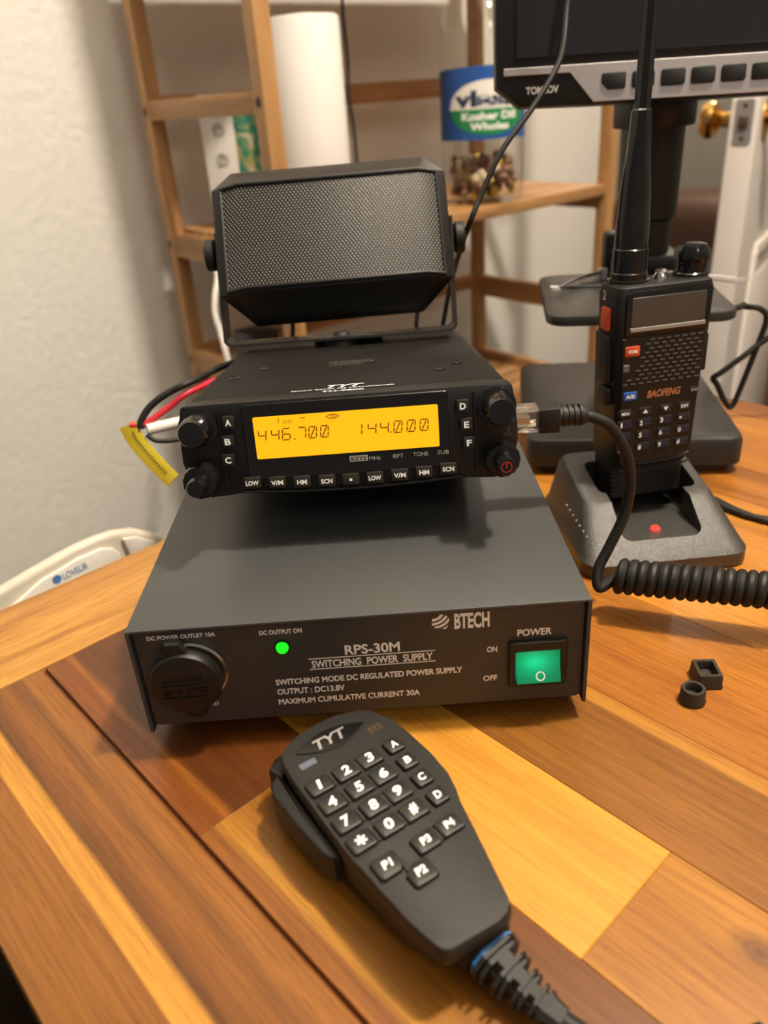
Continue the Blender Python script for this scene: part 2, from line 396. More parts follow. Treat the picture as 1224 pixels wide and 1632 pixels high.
b = MB(); b.box((.6, -.004, FZ + .045), (2.4 * 2, .014, .09), .003); 
o = struct(b.build('baseboard_left', M['door_paint'], loc=WALL0 - B3 * .95, rot=(0, 0, TH)))

# open white door, seen edge-on
DA = R(56)
dr = MB(); dr.box((.38, 0, .29), (.76, .040, 2.04), .002)
door = struct(dr.build('door_1', M['door_paint'], loc=(.580, 1.030, 0), rot=(0, 0, DA)))
def dpart(name, mb, m): return mb.build(name, m, parent=door)
for zc, zh in ((-.35, .62), (.72, .95)):
    for sy in (-1, 1):
        q = MB(); fr = .012
        for (cx, cz, w, h) in ((.38, zc - zh / 2, .50, fr * 2), (.38, zc + zh / 2, .50, fr * 2), (.13, zc, fr * 2, zh), (.63, zc, fr * 2, zh)):
            q.box((cx, sy * .022, cz), (w, .010, h), .003)
        q.box((.38, sy * .0205, zc), (.40, .005, zh - .10), .002)
        dpart('door_panel', q, M['door_paint'])
q = MB(); q.prism(rrect(.026, .062, .004), 0, .0015, mtx=Matrix(((0, 0, -1, 0), (1, 0, 0, 0), (0, 1, 0, .166), (0, 0, 0, 1))))
pl = dpart('latch_plate', q, M['alum'])
q = MB()
for z in (-.022, .022): q.lathe([(.0036, 0), (.003, .0012)], 16, Matrix.Translation((-.0015, 0, .166 + z)) @ Matrix.Rotation(-PI / 2, 4, 'Y'))
q.box((-.004, 0, .166), (.006, .013, .017), .002); q.build('latch_bolt', M['screw_hole'], parent=pl)
for sy, off in ((1, .020), (-1, .020)):
    q = MB(); q.lathe([(.030, 0), (.030, .003), (.012, .008), (.0105, .022), (.018, .027), (.026, .034), (.0275, .042), (.024, .051), (.012, .057), (.001, .058)], 32,
        Matrix.Translation((.058, sy * off, .168)) @ Matrix.Rotation(-sy * PI / 2, 4, 'X'))
    dpart('door_knob', q, M['brass'])
# brown leather armchair beyond the door
so = empty('armchair', 'brown leather armchair in the dim room beyond the white door', 'armchair', (.95, 1.95, FZ), (0, 0, R(-35)))
q = MB(); q.box((0, 0, .23), (.80, .75, .40), .05, 3); q.build('seat', M['leather'], so)
q = MB(); q.box((0, .34, .44), (.80, .22, .46), .08, 4); q.build('backrest', M['leather'], so)
for sx in (-1, 1):
    q = MB(); q.box((sx * .42, -.02, .28), (.18, .80, .50), .07, 4); q.build('armrest', M['leather'], so)
q = MB(); q.box((.02, .02, .482), (.42, .34, .10), .045, 4); tag(q.build('cushion', M['dark_cloth'], loc=(.95, 1.95, FZ), rot=(0, 0, R(-35))), 'dark grey cushion lying on the brown leather armchair', 'cushion')

# ================================================================== TABLE
TA = R(-48.5)
tbl = empty('dining_table', 'varnished hardwood plank table carrying the radio equipment', 'table', (0, 0, 0), (0, 0, TA))
U0, U1, V0, V1 = -.218, 1.10, -.1485, .4535
TT = .030
Wd = {}
Wd['p0'] = wood('plank_brown_with_yellow_sapwood', (0.102, 0.034, 0.0047), (0.221, 0.084, 0.0122), (0.305, 0.125, 0.0179), 1,
    [(0.0, (0.186, 0.070, 0.0096)), (.30, (0.212, 0.081, 0.0107)), (.395, (0.204, 0.077, 0.0107)), (.41, (0.525, 0.258, 0.0358)), (.52, (0.508, 0.243, 0.0322)), (.555, (0.084, 0.027, 0.0039)), (.62, (0.144, 0.048, 0.0072)), (.72, (0.212, 0.077, 0.0107)), (.80, (0.127, 0.043, 0.0064)), (.86, (0.229, 0.087, 0.0122)), (1.0, (0.229, 0.081, 0.0107))], -.1485, -.081)
Wd['p1a'] = wood('plank_dark_red', (0.063, 0.019, 0.0034), (0.132, 0.038, 0.0053), (0.206, 0.065, 0.0097), 2,
    [(0, (0.195, 0.058, 0.0077)), (.17, (0.160, 0.045, 0.0058)), (.22, (0.275, 0.099, 0.0136)), (.28, (0.085, 0.024, 0.0039)), (.6, (0.091, 0.026, 0.0039)), (1, (0.114, 0.034, 0.0048))], -.0805, -.0222, knots=((-.125, -.045, .010), (-.085, -.060, .009)))
Wd['p1b'] = wood('plank_dark_with_yellow_edge', (0.072, 0.023, 0.0033), (0.166, 0.056, 0.0074), (0.263, 0.102, 0.0123), 3,
    [(0, (0.234, 0.084, 0.0116)), (.10, (0.195, 0.067, 0.0090)), (.17, (0.448, 0.211, 0.0247)), (.22, (0.350, 0.151, 0.0185)), (.4, (0.253, 0.102, 0.0123)), (.7, (0.136, 0.044, 0.0062)), (1, (0.102, 0.031, 0.0045))], -.0805, -.0222)
Wd['p2a'] = wood('plank_pale_yellow', (0.481, 0.203, 0.0251), (0.572, 0.259, 0.0339), (0.641, 0.298, 0.0411), 4, pore=.35, wave=.6)
Wd['p2b'] = wood('plank_tan_with_knot', (0.220, 0.083, 0.0109), (0.302, 0.123, 0.0162), (0.394, 0.170, 0.0240), 5,
    [(0, (0.330, 0.139, 0.0194)), (.2, (0.302, 0.119, 0.0154)), (.6, (0.274, 0.107, 0.0139)), (.85, (0.366, 0.159, 0.0232)), (1, (0.330, 0.139, 0.0194))], -.0215, .0308, knots=((.1575, .0165, .0085),))
Wd['p3'] = wood('plank_mid_brown_bright_edge', (0.152, 0.056, 0.0076), (0.223, 0.087, 0.0117), (0.286, 0.116, 0.0162), 6,
    [(0, (0.241, 0.094, 0.0129)), (.6, (0.197, 0.076, 0.0106)), (.84, (0.179, 0.066, 0.0094)), (.88, (0.428, 0.193, 0.0283)), (1, (0.357, 0.147, 0.0207))], .0308, .0835)
Wd['p4'] = wood('plank_orange_brown', (0.202, 0.068, 0.0085), (0.311, 0.111, 0.0139), (0.402, 0.159, 0.0206), 7,
    [(0, (0.330, 0.123, 0.0154)), (.4, (0.302, 0.103, 0.0132)), (.7, (0.366, 0.139, 0.0182)), (1, (0.330, 0.119, 0.0154))], .0835, .155)
Wd['p5'] = wood('plank_pale_orange', (0.377, 0.144, 0.0174), (0.515, 0.213, 0.0266), (0.618, 0.278, 0.0387), 8)
Wd['p6'] = wood('plank_reddish_brown', (0.165, 0.054, 0.0078), (0.247, 0.087, 0.0116), (0.339, 0.127, 0.0166), 9)
Wd['p7'] = wood('plank_light_brown', (0.292, 0.110, 0.0144), (0.389, 0.156, 0.0206), (0.467, 0.202, 0.0288), 10)
Wd['end'] = wood('end_board', (.300, .128, .023), (.430, .205, .040), (.520, .270, .058), 12, axis='y', pore=.7)
def plank(v0, v1, u0, u1, key, bm, idx):
    bm.mi = idx; bm.box(((u0 + u1) / 2, (v0 + v1) / 2, -TT / 2), (u1 - u0, v1 - v0, TT), .00035, 1)
keys = list(Wd.keys()); top = MB(); ki = {k: i for i, k in enumerate(keys)}
for (v0, v1, segs) in [(-.1485, -.0821, [('p0', -.1478, U1)]), (-.0801, -.0222, [('p1a', -.1478, -.0049), ('p1b', -.0049, U1)]),
        (-.0222, .0308, [('p2a', -.1478, .1203), ('p2b', .1203, U1)]), (.0308, .0838, [('p6', -.1478, -.02), ('p3', -.02, U1)]), (.0838, .1560, [('p4', -.1478, .60), ('p3', .6, U1)]),
        (.1560, .2200, [('p2a', -.1478, -.05), ('p5', -.05, U1)]), (.2200, .2900, [('p7', -.1478, .11), ('p6', .11, U1)]), (.2900, .3350, [('p6', -.1478, U1)]),
        (.3350, .3870, [('p4', -.1478, U1)]), (.3870, .4240, [('p7', -.1478, U1)]), (.4240, .4535, [('p6', -.1478, U1)])]:
    for k, u0, u1 in segs: plank(v0, v1, u0, u1, k, top, ki[k])
top.mi = ki['p1a']; top.box(((U1 - .1478) / 2, -.081, -TT / 2 - .0012), (U1 + .1478, .0022, TT - .003))
top.build('tabletop', [Wd[k] for k in keys], tbl)
q = MB(); q.box(((U0 - .1484) / 2, (V0 + V1) / 2, -TT / 2), (-.1484 - U0, V1 - V0, TT), .0012, 2)
q.build('end_board', Wd['end'], tbl)
for u in (-.13, .95):
    for v in (-.07, .37):
        q = MB(); q.box((u, v, (FZ - TT) / 2), (.05, .05, -FZ - TT), .003); q.build('leg', Wd['p6'], tbl)

# ================================================================== POWER SUPPLY
psu = empty('power_supply', 'grey steel switching power supply box under the radio', 'power supply')
ZT = .0592; PD = .20
q = MB()
q.box((0, PD / 2 - .001, ZT - .0007), (.1806, PD + .002, .0014), .0005, 2)
for sx in (-1, 1):
    pts = [(-.0022, .0084), (-.0008, .0080), (PD, .0080), (PD, ZT - .0004), (-.0022, ZT - .0004)]
    q.prism(pts, -.0007, .0007, mtx=Matrix(((0, 0, 1, sx * .0896), (1, 0, 0, 0), (0, 1, 0, 0), (0, 0, 0, 1))))
q.build('case_cover', M['grey_paint'], psu)
q = MB(); q.prism(rrect(.1772, .0478, .0022, cy=.0336), -.0012, 0, .0004, 1, FRONT); q.build('front_panel', M['panel_paint'], psu)
q = MB(); q.box((0, PD / 2 + .003, .0105), (.1772, PD - .008, .0016)); q.box((0, PD - .0015, .034), (.1772, .0016, .047)); q.build('chassis', M['grey_paint'], psu)
for sx in (-1, 1):
    for y in (.025, .175):
        q = MB(); q.lathe([(.0085, 0), (.0095, .0097)], 20, Matrix.Translation((sx * .075, y, 0))); q.build('rubber_foot', M['rubber'], psu)
q = MB(); q.lathe([(.0022, 0), (.0022, .0006), (.001, .0012)], 16, Matrix.Translation((.0904, .012, .0345)) @ Matrix.Rotation(PI / 2, 4, 'Y')); q.build('screw', M['steel'], psu)
PF = ((0, -.0002, 0), (1, 0, 0), (0, 0, 1)); mm = .001
q = MB()
def T(b, s, u0, v0, u1, v1, bold=.012, **k): b.text(s, PF, u0 * mm, v0 * mm, u1 * mm, v1 * mm, bold, **k)
T(q, 'DC POWER OUTLET 10A', -83.0, 53.2, -56.2, 55.2, .03)
T(q, 'DC OUTPUT ON', -39.1, 52.0, -22.4, 54.2, .03)
T(q, 'RPS-30M', -6.6, 39.5, 15.3, 44.3, .025)
T(q, 'SWITCHING  POWER  SUPPLY', -20.4, 34.1, 28.2, 37.8, .025)
T(q, 'SWITCHING MODE DC REGULATED POWER SUPPLY', -35.9, 26.6, 39.9, 29.6, .03)
T(q, 'OUTPUT : DC13.8V', -35.9, 21.6, -8.3, 24.7, .03)
T(q, 'MAXIMUM CUMULATIVE CURRENT 30A', -36.0, 16.4, 22.2, 19.4, .03)
T(q, 'POWER', 62.0, 42.6, 75.6, 46.0, .025)
T(q, 'ON', 49.9, 35.8, 54.0, 38.6, .025)
T(q, 'OFF', 48.3, 21.2, 54.0, 24.1, .025)
for z in (38.5, 33.25): q.poly([((u) * mm, -.0002, (z + dz) * mm) for u, dz in ((-21.5, 0), (29.2, 0), (29.2, .45), (-21.5, .45))])
def ring(b, cx, cz, r0, r1, y=-.0002, n=28):
    for i in range(n):
        a0, a1 = 2 * PI * i / n, 2 * PI * (i + 1) / n
        b.poly([(cx + r0 * math.cos(a0), y, cz + r0 * math.sin(a0)), (cx + r1 * math.cos(a0), y, cz + r1 * math.sin(a0)), (cx + r1 * math.cos(a1), y, cz + r1 * math.sin(a1)), (cx + r0 * math.cos(a1), y, cz + r0 * math.sin(a1))])
def bar(b, x0, z0, x1, z1, y=-.0002): b.poly([(x0, y, z0), (x1, y, z0), (x1, y, z1), (x0, y, z1)])
q.build('front_lettering', M['white_ink'], psu)
q = MB(); ring(q, -.0619, .0198, .00125, .0015); bar(q, -.0628, .0196, -.0610, .0200); bar(q, -.0621, .0189, -.0617, .0207); bar(q, -.0665, .0197, -.0634, .0199); q.build('polarity_mark', M['white_ink'], psu)
q = MB(); ring(q, -.0777, .0201, .00125, .0015); bar(q, -.0786, .0199, -.0768, .0203); q.build('polarity_mark', M['white_ink'], psu)
q = MB()                                              # striped globe and maker's lettering
T(q, 'BTECH', 37.2, 48.3, 51.0, 55.8, .035)
gx, gz, gr = .0320, .0521, .0037
for k in range(4):                                     # four bowed stripes of a globe
    pts0, pts1 = [], []
    for i in range(15):
        s = -1 + 2 * i / 14
        for lst, c in ((pts0, k * .5 - .97), (pts1, k * .5 - .97 + .30)):
            a, bb = s * math.sqrt(max(0, 1 - min(1, abs(c)) ** 2)) * .98, c - .26 * (1 - s * s) + .16
            l = math.hypot(a, bb)
            if l > 1: a, bb = a / l, bb / l
            cs, sn = math.cos(R(32)), math.sin(R(32))
            lst.append((gx + gr * (a * cs - bb * sn), -.0002, gz + gr * (a * sn + bb * cs)))
    for i in range(14): 
        try: q.poly([pts0[i], pts0[i + 1], pts1[i + 1], pts1[i]])
        except Exception: pass
q.build('brand_emblem', M['white_ink'], psu)
q = MB(); q.lathe([(.0031, 0), (.0031, .0006), (.0024, .0007)], 24, Matrix.Translation((-.0309, 0, .0459)) @ Matrix.Rotation(PI / 2, 4, 'X')); led = q.build('indicator_light', M['black'], psu)
q = MB(); q.lathe([(.0025, 0), (.0025, .0010), (.0022, .0020), (.0012, .0027), (.0001, .0029)], 24, Matrix.Translation((-.0309, 0, .0459)) @ Matrix.Rotation(PI / 2, 4, 'X')); q.build('lens', M['green_led'], led)
# rocker switch
q = MB(); o_ = rrect(.0234, .0222, .001, 3, .0702, .0295); i_ = rrect(.0184, .0152, .0006, 3, .0702, .0287)
rings = [[(x, 0, z) for x, z in o_], [(x, -.0016, z) for x, z in o_], [(.0702 + (x - .0702) * .97, -.0022, .0295 + (z - .0295) * .97) for x, z in o_], [(x, -.0022, z) for x, z in i_], [(x, .0005, z) for x, z in i_]]
q.loft(rings, False, True); sw = q.build('rocker_switch', M['black'], psu)
q = MB(); x0, x1, z0, z1 = .0614, .0790, .0214, .0360
prof = [(.0004, z1), (-.0042, z1), (-.0018, z0 + .0075), (-.0020, z0), (.0004, z0)]
prof = [(.0004, z1), (-.0012, z1), (-.0020, z0 + .0072), (-.0046, z0 + .0006), (.0004, z0)]
q.loft([[(x0, y, z) for y, z in prof], [(x1, y, z) for y, z in prof]]); rk = q.build('rocker', M['rocker'], sw)
q = MB()
for i in range(28):
    a0, a1 = 2 * PI * i / 28, 2 * PI * (i + 1) / 28
    f = lambda r, a: (.0709 + r * math.cos(a), -.0032 - (.0244 - .0244 - r * math.sin(a)) * -.40 - .0003, .0247 + r * math.sin(a))
    g = lambda r, a: (.0709 + r * math.cos(a), -.0020 - (.0286 - (.0247 + r * math.sin(a))) / .0066 * .0026 - .0002, .0247 + r * math.sin(a))
    q.poly([g(.0014, a0), g(.0019, a0), g(.0019, a1), g(.0014, a1)])
q.build('switch_mark', M['legend'], sw)
# socket with its rubber cap
q = MB(); q.lathe([(.0143, 0), (.0143, .0016), (.0134, .0020), (.0130, .0010)], 48, Matrix.Translation((-.0680, 0, .0374)) @ Matrix.Rotation(PI / 2, 4, 'X')); q.build('outlet_ring', M['steel'], psu)
cap_m = Matrix.Translation((-.0700, 0, .0355)) @ Matrix.Rotation(PI / 2, 4, 'X')
q = MB(); q.lathe([(.0140, .0012), (.0143, .0020), (.0143, .0058), (.0136, .0070), (.0120, .0074), (.0001, .0076)], 48, cap_m)
q.prism([(-.0783, .0445), (-.0765, .0530), (-.0752, .0545), (-.0700, .0545), (-.0687, .0530), (-.0660, .0465), (-.0700, .0400)], .0012, .0058, .0008, 2, FRONT)
q.prism(rrect(.0090, .0080, .002, cx=-.0690, cy=.0208), .0006, .0045, .0008, 2, FRONT)
cp = q.build('socket_cap', M['black'], psu)
q = MB(); CF = ((0, -.0076, 0), (1, 0, 0), (0, 0, 1)); q.text('CAR SOCKET', CF, -.0785, .0378, -.0625, .0398, .02, ext=.0003, rot=R(3)); q.text('DC 12V OUTLET', CF, -.0790, .0318, -.0612, .0340, .02, ext=.0003, rot=R(3))
for z in (.0358, .0298): q.box((-.0702, -.0076, z), (.0185, .0007, .0004))
q.build('embossed_lettering', M['black'], cp)

# ================================================================== MOBILE RADIO
RT = .1425; RO = Vector((.0002, .0602, .1063))
rad = empty('mobile_radio', 'black four-band mobile radio with glowing amber display', 'radio', RO, (-RT, 0, 0))
def xz(poly): return [(x * mm, z * mm) for x, z in poly]
q = MB(); sec = rrect(.1420, .0395, .006, 4)
q.loft([[(x * .985, .009, z * .96) for x, z in sec], [(x, .016, z) for x, z in sec], [(x * .995, .10, z) for x, z in sec], [(x * .975, .188, z) for x, z in sec], [(x * .95, .192, z * .94) for x, z in sec]])
body = q.build('body', M['radio_case'], rad)
for x, y in ((-55.8, 60.4), (-44.2, 83.4), (10, 82.9), (52.9, 58.6), (43.1, 44.3)):
    q = MB(); q.lathe([(.0026, .0194), (.0026, .0201), (.0018, .0207), (.0006, .0207), (.0005, .0202)], 16, Matrix.Translation((x * mm, y * mm, 0))); q.build('screw', M['black_gloss'], rad)
q = MB(); TF = ((0, 0, .0202), (1, 0, 0), (0, 1, 0))
q.text('QUAD BAND FM TRANSCEIVER', TF, -.0240, .0120, .0212, .0138, .02); q.text('TH-9800', TF, -.0104, .0064, .0078, .0092, .03); q.text('TYT', TF, -.0084, .0155, .0080, .0215, .03, shear=.35)
q.build('top_lettering', M['white_ink'], rad)
q = MB()
for r_ in range(5):
    for c_ in range(9 - (r_ % 2)): q.prism(circ(.0011, 10, (-10 + c_ * 2.8 + (r_ % 2) * 1.4) * mm, (78 + r_ * 3.2) * mm), .0196, .0199)
q.build('vent_holes', M['black_gloss'], rad)
# face
half = [(0, -21.6), (25, -21.2), (46, -20.2), (50, -20.6), (62, -21.4), (67, -19.5), (70.5, -13), (72.2, -5), (72.0, 2), (71.0, 13), (69.9, 18.6), (68.5, 19.6), (54, 19.9), (0, 19.9)]
outl = half + [(-x, z) for x, z in half[::-1] if x]
q = MB(); q.prism(xz(outl), -.0105, 0, .0010, 2, FRONT)
for sx in (-1, 1): q.box((sx * .0538, -.0002, 0), (.0007, .0012, .034))
face = q.build('front_panel', M['black'], rad)
q = MB(); q.prism(rrect(.0870, .0330, .0015, cx=-.0008, cy=.0020), 0, .0007, .0003, 1, FRONT); q.build('display_window', M['black_gloss'], rad)
# ridge under the keys
q = MB(); pts = [((-47.5 + 95 * i / 12) * mm, -.0014, (-19.0 - 2.0 * (1 - ((i - 6) / 6) ** 2)) * mm) for i in range(13)]; q.tube(pts, .0006, 8); q.build('ridge', M['black_gloss'], rad)
# backlit display
dx0, dx1, dz0, dz1, dy = -39.8, 38.3, -5.2, 13.0, -.0009
q = MB(); q.prism(rrect((dx1 - dx0) * mm, (dz1 - dz0) * mm, .0006, 3, (dx0 + dx1) / 2 * mm, (dz0 + dz1) / 2 * mm), .0006, .0010, 0, 1, FRONT); disp = q.build('display', M['amber'], rad)
SEG = {'0': 'abcdefx', '1': 'bc', '4': 'bcfg', '6': 'acdefg', '7': 'abc', '-': 'g'}
SEG['7'] = 'abc'; SEG['1'] = 'ef'
def seg7(b, ch, x, z, w, h, t=.52, sl=.10, y=-.00125):
    def pt(u, v): return ((x + u * w + sl * v * h) * mm, y, (z + v * h) * mm)
    tu, tv = t / w, t / h; g = .06
    S = {'a': [(g, 1), (1 - g, 1), (1 - g - tu, 1 - tv), (g + tu, 1 - tv)], 'd': [(g + tu, tv), (1 - g - tu, tv), (1 - g, 0), (g, 0)],
         'f': [(0, 1 - g), (tu, 1 - g - tv), (tu, .5 + g), (0, .5 + g / 2)], 'e': [(0, .5 - g / 2), (tu, .5 - g), (tu, g + tv), (0, g)],
         'b': [(1, 1 - g), (1, .5 + g / 2), (1 - tu, .5 + g), (1 - tu, 1 - g - tv)], 'c': [(1, .5 - g / 2), (1, g), (1 - tu, g + tv), (1 - tu, .5 - g)],
         'g': [(g, .5), (g + tu / 2, .5 + tv / 2), (1 - g - tu / 2, .5 + tv / 2), (1 - g, .5), (1 - g - tu / 2, .5 - tv / 2), (g + tu / 2, .5 - tv / 2)],
         'x': [(.22, .12), (.22 + tu, .12), (.80, .88), (.80 - tu, .88)]}
    for k in SEG[ch]: b.poly([pt(u, v) for u, v in S[k]][::1])
q = MB(); zb, hh = 2.3, 5.4
for i, (ch, x) in enumerate(zip('446700', (-38.6, -33.1, -28.4, -21.8, -17.2, -12.2))): seg7(q, ch, x, zb - .0 * i, 3.7, hh)
for i, (ch, x) in enumerate(zip('144000', (5.2, 7.9, 13.2, 18.9, 24.5, 30.0))): seg7(q, ch, x, zb - .3, 3.8, hh)
for x in (-23.2, 17.7): q.poly([((x + a) * mm, -.00125, (zb + c_) * mm) for a, c_ in ((0, 0), (.6, 0), (.6, .6), (0, .6))])
q.build('frequency_digits', M['lcd'], disp)
q = MB(); DF = ((0, -.00125, 0), (1, 0, 0), (0, 0, 1)); seg7(q, '1', -29.4, 9.7, 1.4, 2.8)
q.text('ENC', DF, -.0272, .0095, -.0229, .0111, .0); bar(q, -.0197, .0113, -.0176, .0117, -.00125)
q.poly([(x, -.00125, z) for x, z in circ(.00105, 28, -.0061, .01125, 2.7)])
q.build('display_icons', M['lcd_text'], disp)
q = MB(); q.text('MAIN', ((0, -.0014, 0), (1, 0, 0), (0, 0, 1)), -.0082, .0106, -.0040, .0119, .02); q.build('icon_lettering', M['amber'], disp)
q = MB(); PR = ((0, -.0009, 0), (1, 0, 0), (0, 0, 1))
for s_, a, z, c_, d in (('MHz', 7.9, -9.2, 12.8, -7.5), ('RPT', 18.2, -9.1, 22.6, -7.3), ('TONE', 26.8, -8.95, 33.2, -7.1), ('SUB', 37.3, -8.8, 42.2, -7.0)): q.text(s_, PR, a * mm, z * mm, c_ * mm, d * mm, .0)
bar(q, -.0005, -.0093, .0073, -.0067, -.0009)
q.build('panel_lettering', M['grey_ink'], rad)
q = MB(); q.text('KEY2', ((0, -.0011, 0), (1, 0, 0), (0, 0, 1)), .0002, -.0089, .0067, -.0071, .02); q.build('key_mark_lettering', M['black'], rad)
def rkey(cx, cz, w, h, s_, tw, th, m):
    q = MB(); q.prism(rrect(w * mm, h * mm, .0005, 2, cx * mm, cz * mm), 0, .0020, .0004, 2, FRONT); k = q.build('button', m, rad)
    q = MB(); fr = ((0, -.00215, 0), (1, 0, 0), (0, 0, 1))
    if s_ == '#sq': bar(q, (cx - .6) * mm, (cz - .6) * mm, (cx + .6) * mm, (cz + .6) * mm, -.00215)
    else: q.text(s_, fr, (cx - tw / 2) * mm, (cz - th / 2) * mm, (cx + tw / 2) * mm, (cz + th / 2) * mm, .035)
    q.build('button_legend', M['legend'], k)
for s_, cx, cz in (('A', -50.0, 11.8), ('B', -51.2, 3.7), ('C', -52.1, -4.4), ('D', 48.7, 11.6), ('E', 50.0, 3.6), ('F', 50.9, -4.4)):
    rkey(cx, cz, 5.2, 5.4, s_, 2.6 if s_ != 'E' and s_ != 'F' else 2.2, 2.8, M['key'])
for s_, cx, cz, tw in (('LOW', -43.2, -15.3, 5.6), ('V/M', -32.5, -15.9, 5.2), ('HM', -21.8, -16.4, 4.2), ('SCN', -11.1, -16.8, 4.9), ('#sq', -.7, -16.9, 1), ('LOW', 9.7, -16.9, 5.4), ('V/M', 20.5, -16.5, 5.2), ('HM', 31.0, -16.0, 4.3), ('SCN', 41.5, -15.3, 5.0)):
    rkey(cx, cz, 7.4, 5.2, s_, tw, 2.1, M['lit_key'])
def flute(n, a): return lambda t, k: 1 + a * math.cos(n * t) * (1 if 0 < k < 6 else 0)
RXM = Matrix.Rotation(PI / 2, 4, 'X')
for sx, red in ((-1, 0), (1, 1)):
    q = MB(); q.lathe([(.0082, 0), (.0082, .0008), (.0070, .0012)], 36, Matrix.Translation((sx * .0632, 0, .0104)) @ RXM); q.lathe([(.0067, .0008), (.0065, .003), (.0060, .0125), (.0053, .0138), (.0002, .0140)], 48, Matrix.Translation((sx * .0632, 0, .0104)) @ RXM, flute=flute(18, .012))
    q.build('tuning_knob', M['black_gloss'], rad)
    c = (sx * .0643, 0, -.0119)
    q = MB(); q.lathe([(.0076, .0005), (.0076, .0060), (.0070, .0076), (.0045, .0080)], 60, Matrix.Translation(c) @ RXM, flute=flute(15, .02)); sk = q.build('volume_knob', M['black_gloss'], rad)
    q = MB(); q.lathe([(.0044, .0070), (.0042, .0100), (.0039, .0156), (.0035, .0165), (.0002, .0166)], 48, Matrix.Translation(c) @ RXM, flute=flute(12, .02)); cpk = q.build('knob_cap', M['black_gloss'], sk)
    if red:
        q = MB(); ring(q, c[0], c[2], .0019, .0024, -.01672); bar(q, c[0] - .0003, c[2] - .0004, c[0] + .0003, c[2] + .0021, -.01673); q.build('power_mark', M['red_ink'], sk)
    else:
        pass
q = MB(); q.text('VOL', ((0, -.0004, 0), (1, 0, 0), (0, 0, 1)), .0655, -.0028, .0694, -.0014, .0); q.text('2', ((0, -.0004, 0), (1, 0, 0), (0, 0, 1)), .0672, -.0008, .0688, .0010, .0); q.build('knob_lettering', M['dim_ink'], rad)
# bracket that carries the radio, below its body
# stand legs in radio space: from body underside down to the case top
def w2r(p): return Matrix.Rotation(RT, 3, 'X') @ (Vector(p) - RO)
q = MB()
for sx in (-1, 1):
    pts = [w2r((sx * .056, y, z)) for y, z in ((.135, .0593), (.195, .0593), (.195, .0735), (.135, .0815))]
    q.loft([[p + Vector((-.001, 0, 0)) for p in pts], [p + Vector((.001, 0, 0)) for p in pts]])
pts = [w2r((x, y, z)) for x, y, z in ((-.056, .135, .0593), (.056, .135, .0593), (.056, .195, .0593), (-.056, .195, .0593))]
q.loft([pts, [p + Vector((0, 0, .0013)) for p in pts]])
q.build('mounting_bracket', M['black'], rad)

# ================================================================== SPEAKER
SB = RO + Matrix.Rotation(-RT, 3, 'X') @ Vector((-.0064, .1600, .0198))
spk = empty('speaker', 'black tilting loudspeaker with woven grille on top of the radio', 'speaker', SB, (-RT, 0, 0))
q = MB(); wb, hb, dp, tk, xo = .1395, .0690, .020, .0013, .0018
path = [(-wb / 2 - xo, hb), (-wb / 2, .0075), (-wb / 2 + .0015, .0052), (-wb / 2 + .004, .004), (wb / 2 - .004, .004), (wb / 2 - .0015, .0052), (wb / 2, .0075), (wb / 2 + xo, hb)]
inn = [(-wb / 2 - xo + tk, hb), (-wb / 2 + tk, .0082), (-wb / 2 + .0030, .0062), (-wb / 2 + .005, .0056), (wb / 2 - .005, .0056), (wb / 2 - .0030, .0062), (wb / 2 - tk, .0082), (wb / 2 + xo - tk, hb)]
AX = Vector((-.0053, .2485, .1562)); axl = Matrix.Rotation(RT, 3, 'X') @ (AX - SB)
slant = lambda z: max(0, (z - .008) / (axl.z - .008)) * axl.y
q.loft([[(x, y + slant(z), z) for x, z in path] + [(x, y + slant(z), z) for x, z in inn[::-1]] for y in (-dp / 2, dp / 2)])
q.build('bracket', M['black'], spk)
for sx in (-1, 1):
    q = MB(); q.prism(rrect(.034, .0052, .002, cx=sx * .034), .0056, .0059); q.build('bracket_slot', M['black_gloss'], spk)
q = MB(); q.lathe([(.0095, 0), (.0095, .003), (.007, .0042), (.004, .0075), (.0005, .008)], 24); q.box((.004, .012, .0022), (.042, .016, .0044), .001); q.build('bracket_fixing', M['rubber'], spk)
AX = Vector((-.0053, .2485, .1562))
axl = Matrix.Rotation(RT, 3, 'X') @ (AX - SB)
cabM = Matrix.Translation(Matrix.Rotation(RT, 3, 'X') @ (Vector((-.0065, .2348, .1682)) - SB)) @ (Matrix.Rotation(RT, 3, 'X') @ Euler((-.0, -.0, .0234)).to_matrix() @ Euler((0, -.0098, 0)).to_matrix() @ Matrix.Rotation(-.54, 3, 'X')).to_4x4()
pts = []
for sx in (-1, 1):
    pts += [(sx * .0543, 0, .0328), (sx * .0543, 0, -.0328), (sx * .0700, .0066, .0322), (sx * .0700, .0066, -.0322), (sx * .0594, .0199, .0490), (sx * .0505, .0199, -.0483),
            (sx * .0594, .038, .0440), (sx * .0500, .034, -.0300), (sx * .0690, .022, .0300), (sx * .0690, .020, -.0180), (sx * .060, .038, .020), (sx * .048, .050, .026), (sx * .046, .048, -.006)]
q = MB(); q.hull(pts, .0009, 2); cab = q.build('cabinet', M['black'], spk); cab.matrix_local = cabM
gl = [(-.0632, .0036), (-.0535, -.0006), (.0535, -.0006), (.0632, .0036)]; gz_ = .0303
q = MB()
q.loft([[(x, y, gz_) for x, y in gl] + [(x * .99, y + .0015, gz_) for x, y in gl[::-1]], [(x, y, -gz_) for x, y in gl] + [(x * .99, y + .0015, -gz_) for x, y in gl[::-1]]])
q.build('grille', M['grille'], cab)
q = MB()
for z in (gz_ + .0006, -gz_ - .0006):
    q.tube([(x, y - .0002, z) for x, y in [(-.0642, .0042)] + gl[1:3] + [(.0642, .0042)]], .0012, 8, smooth=False)
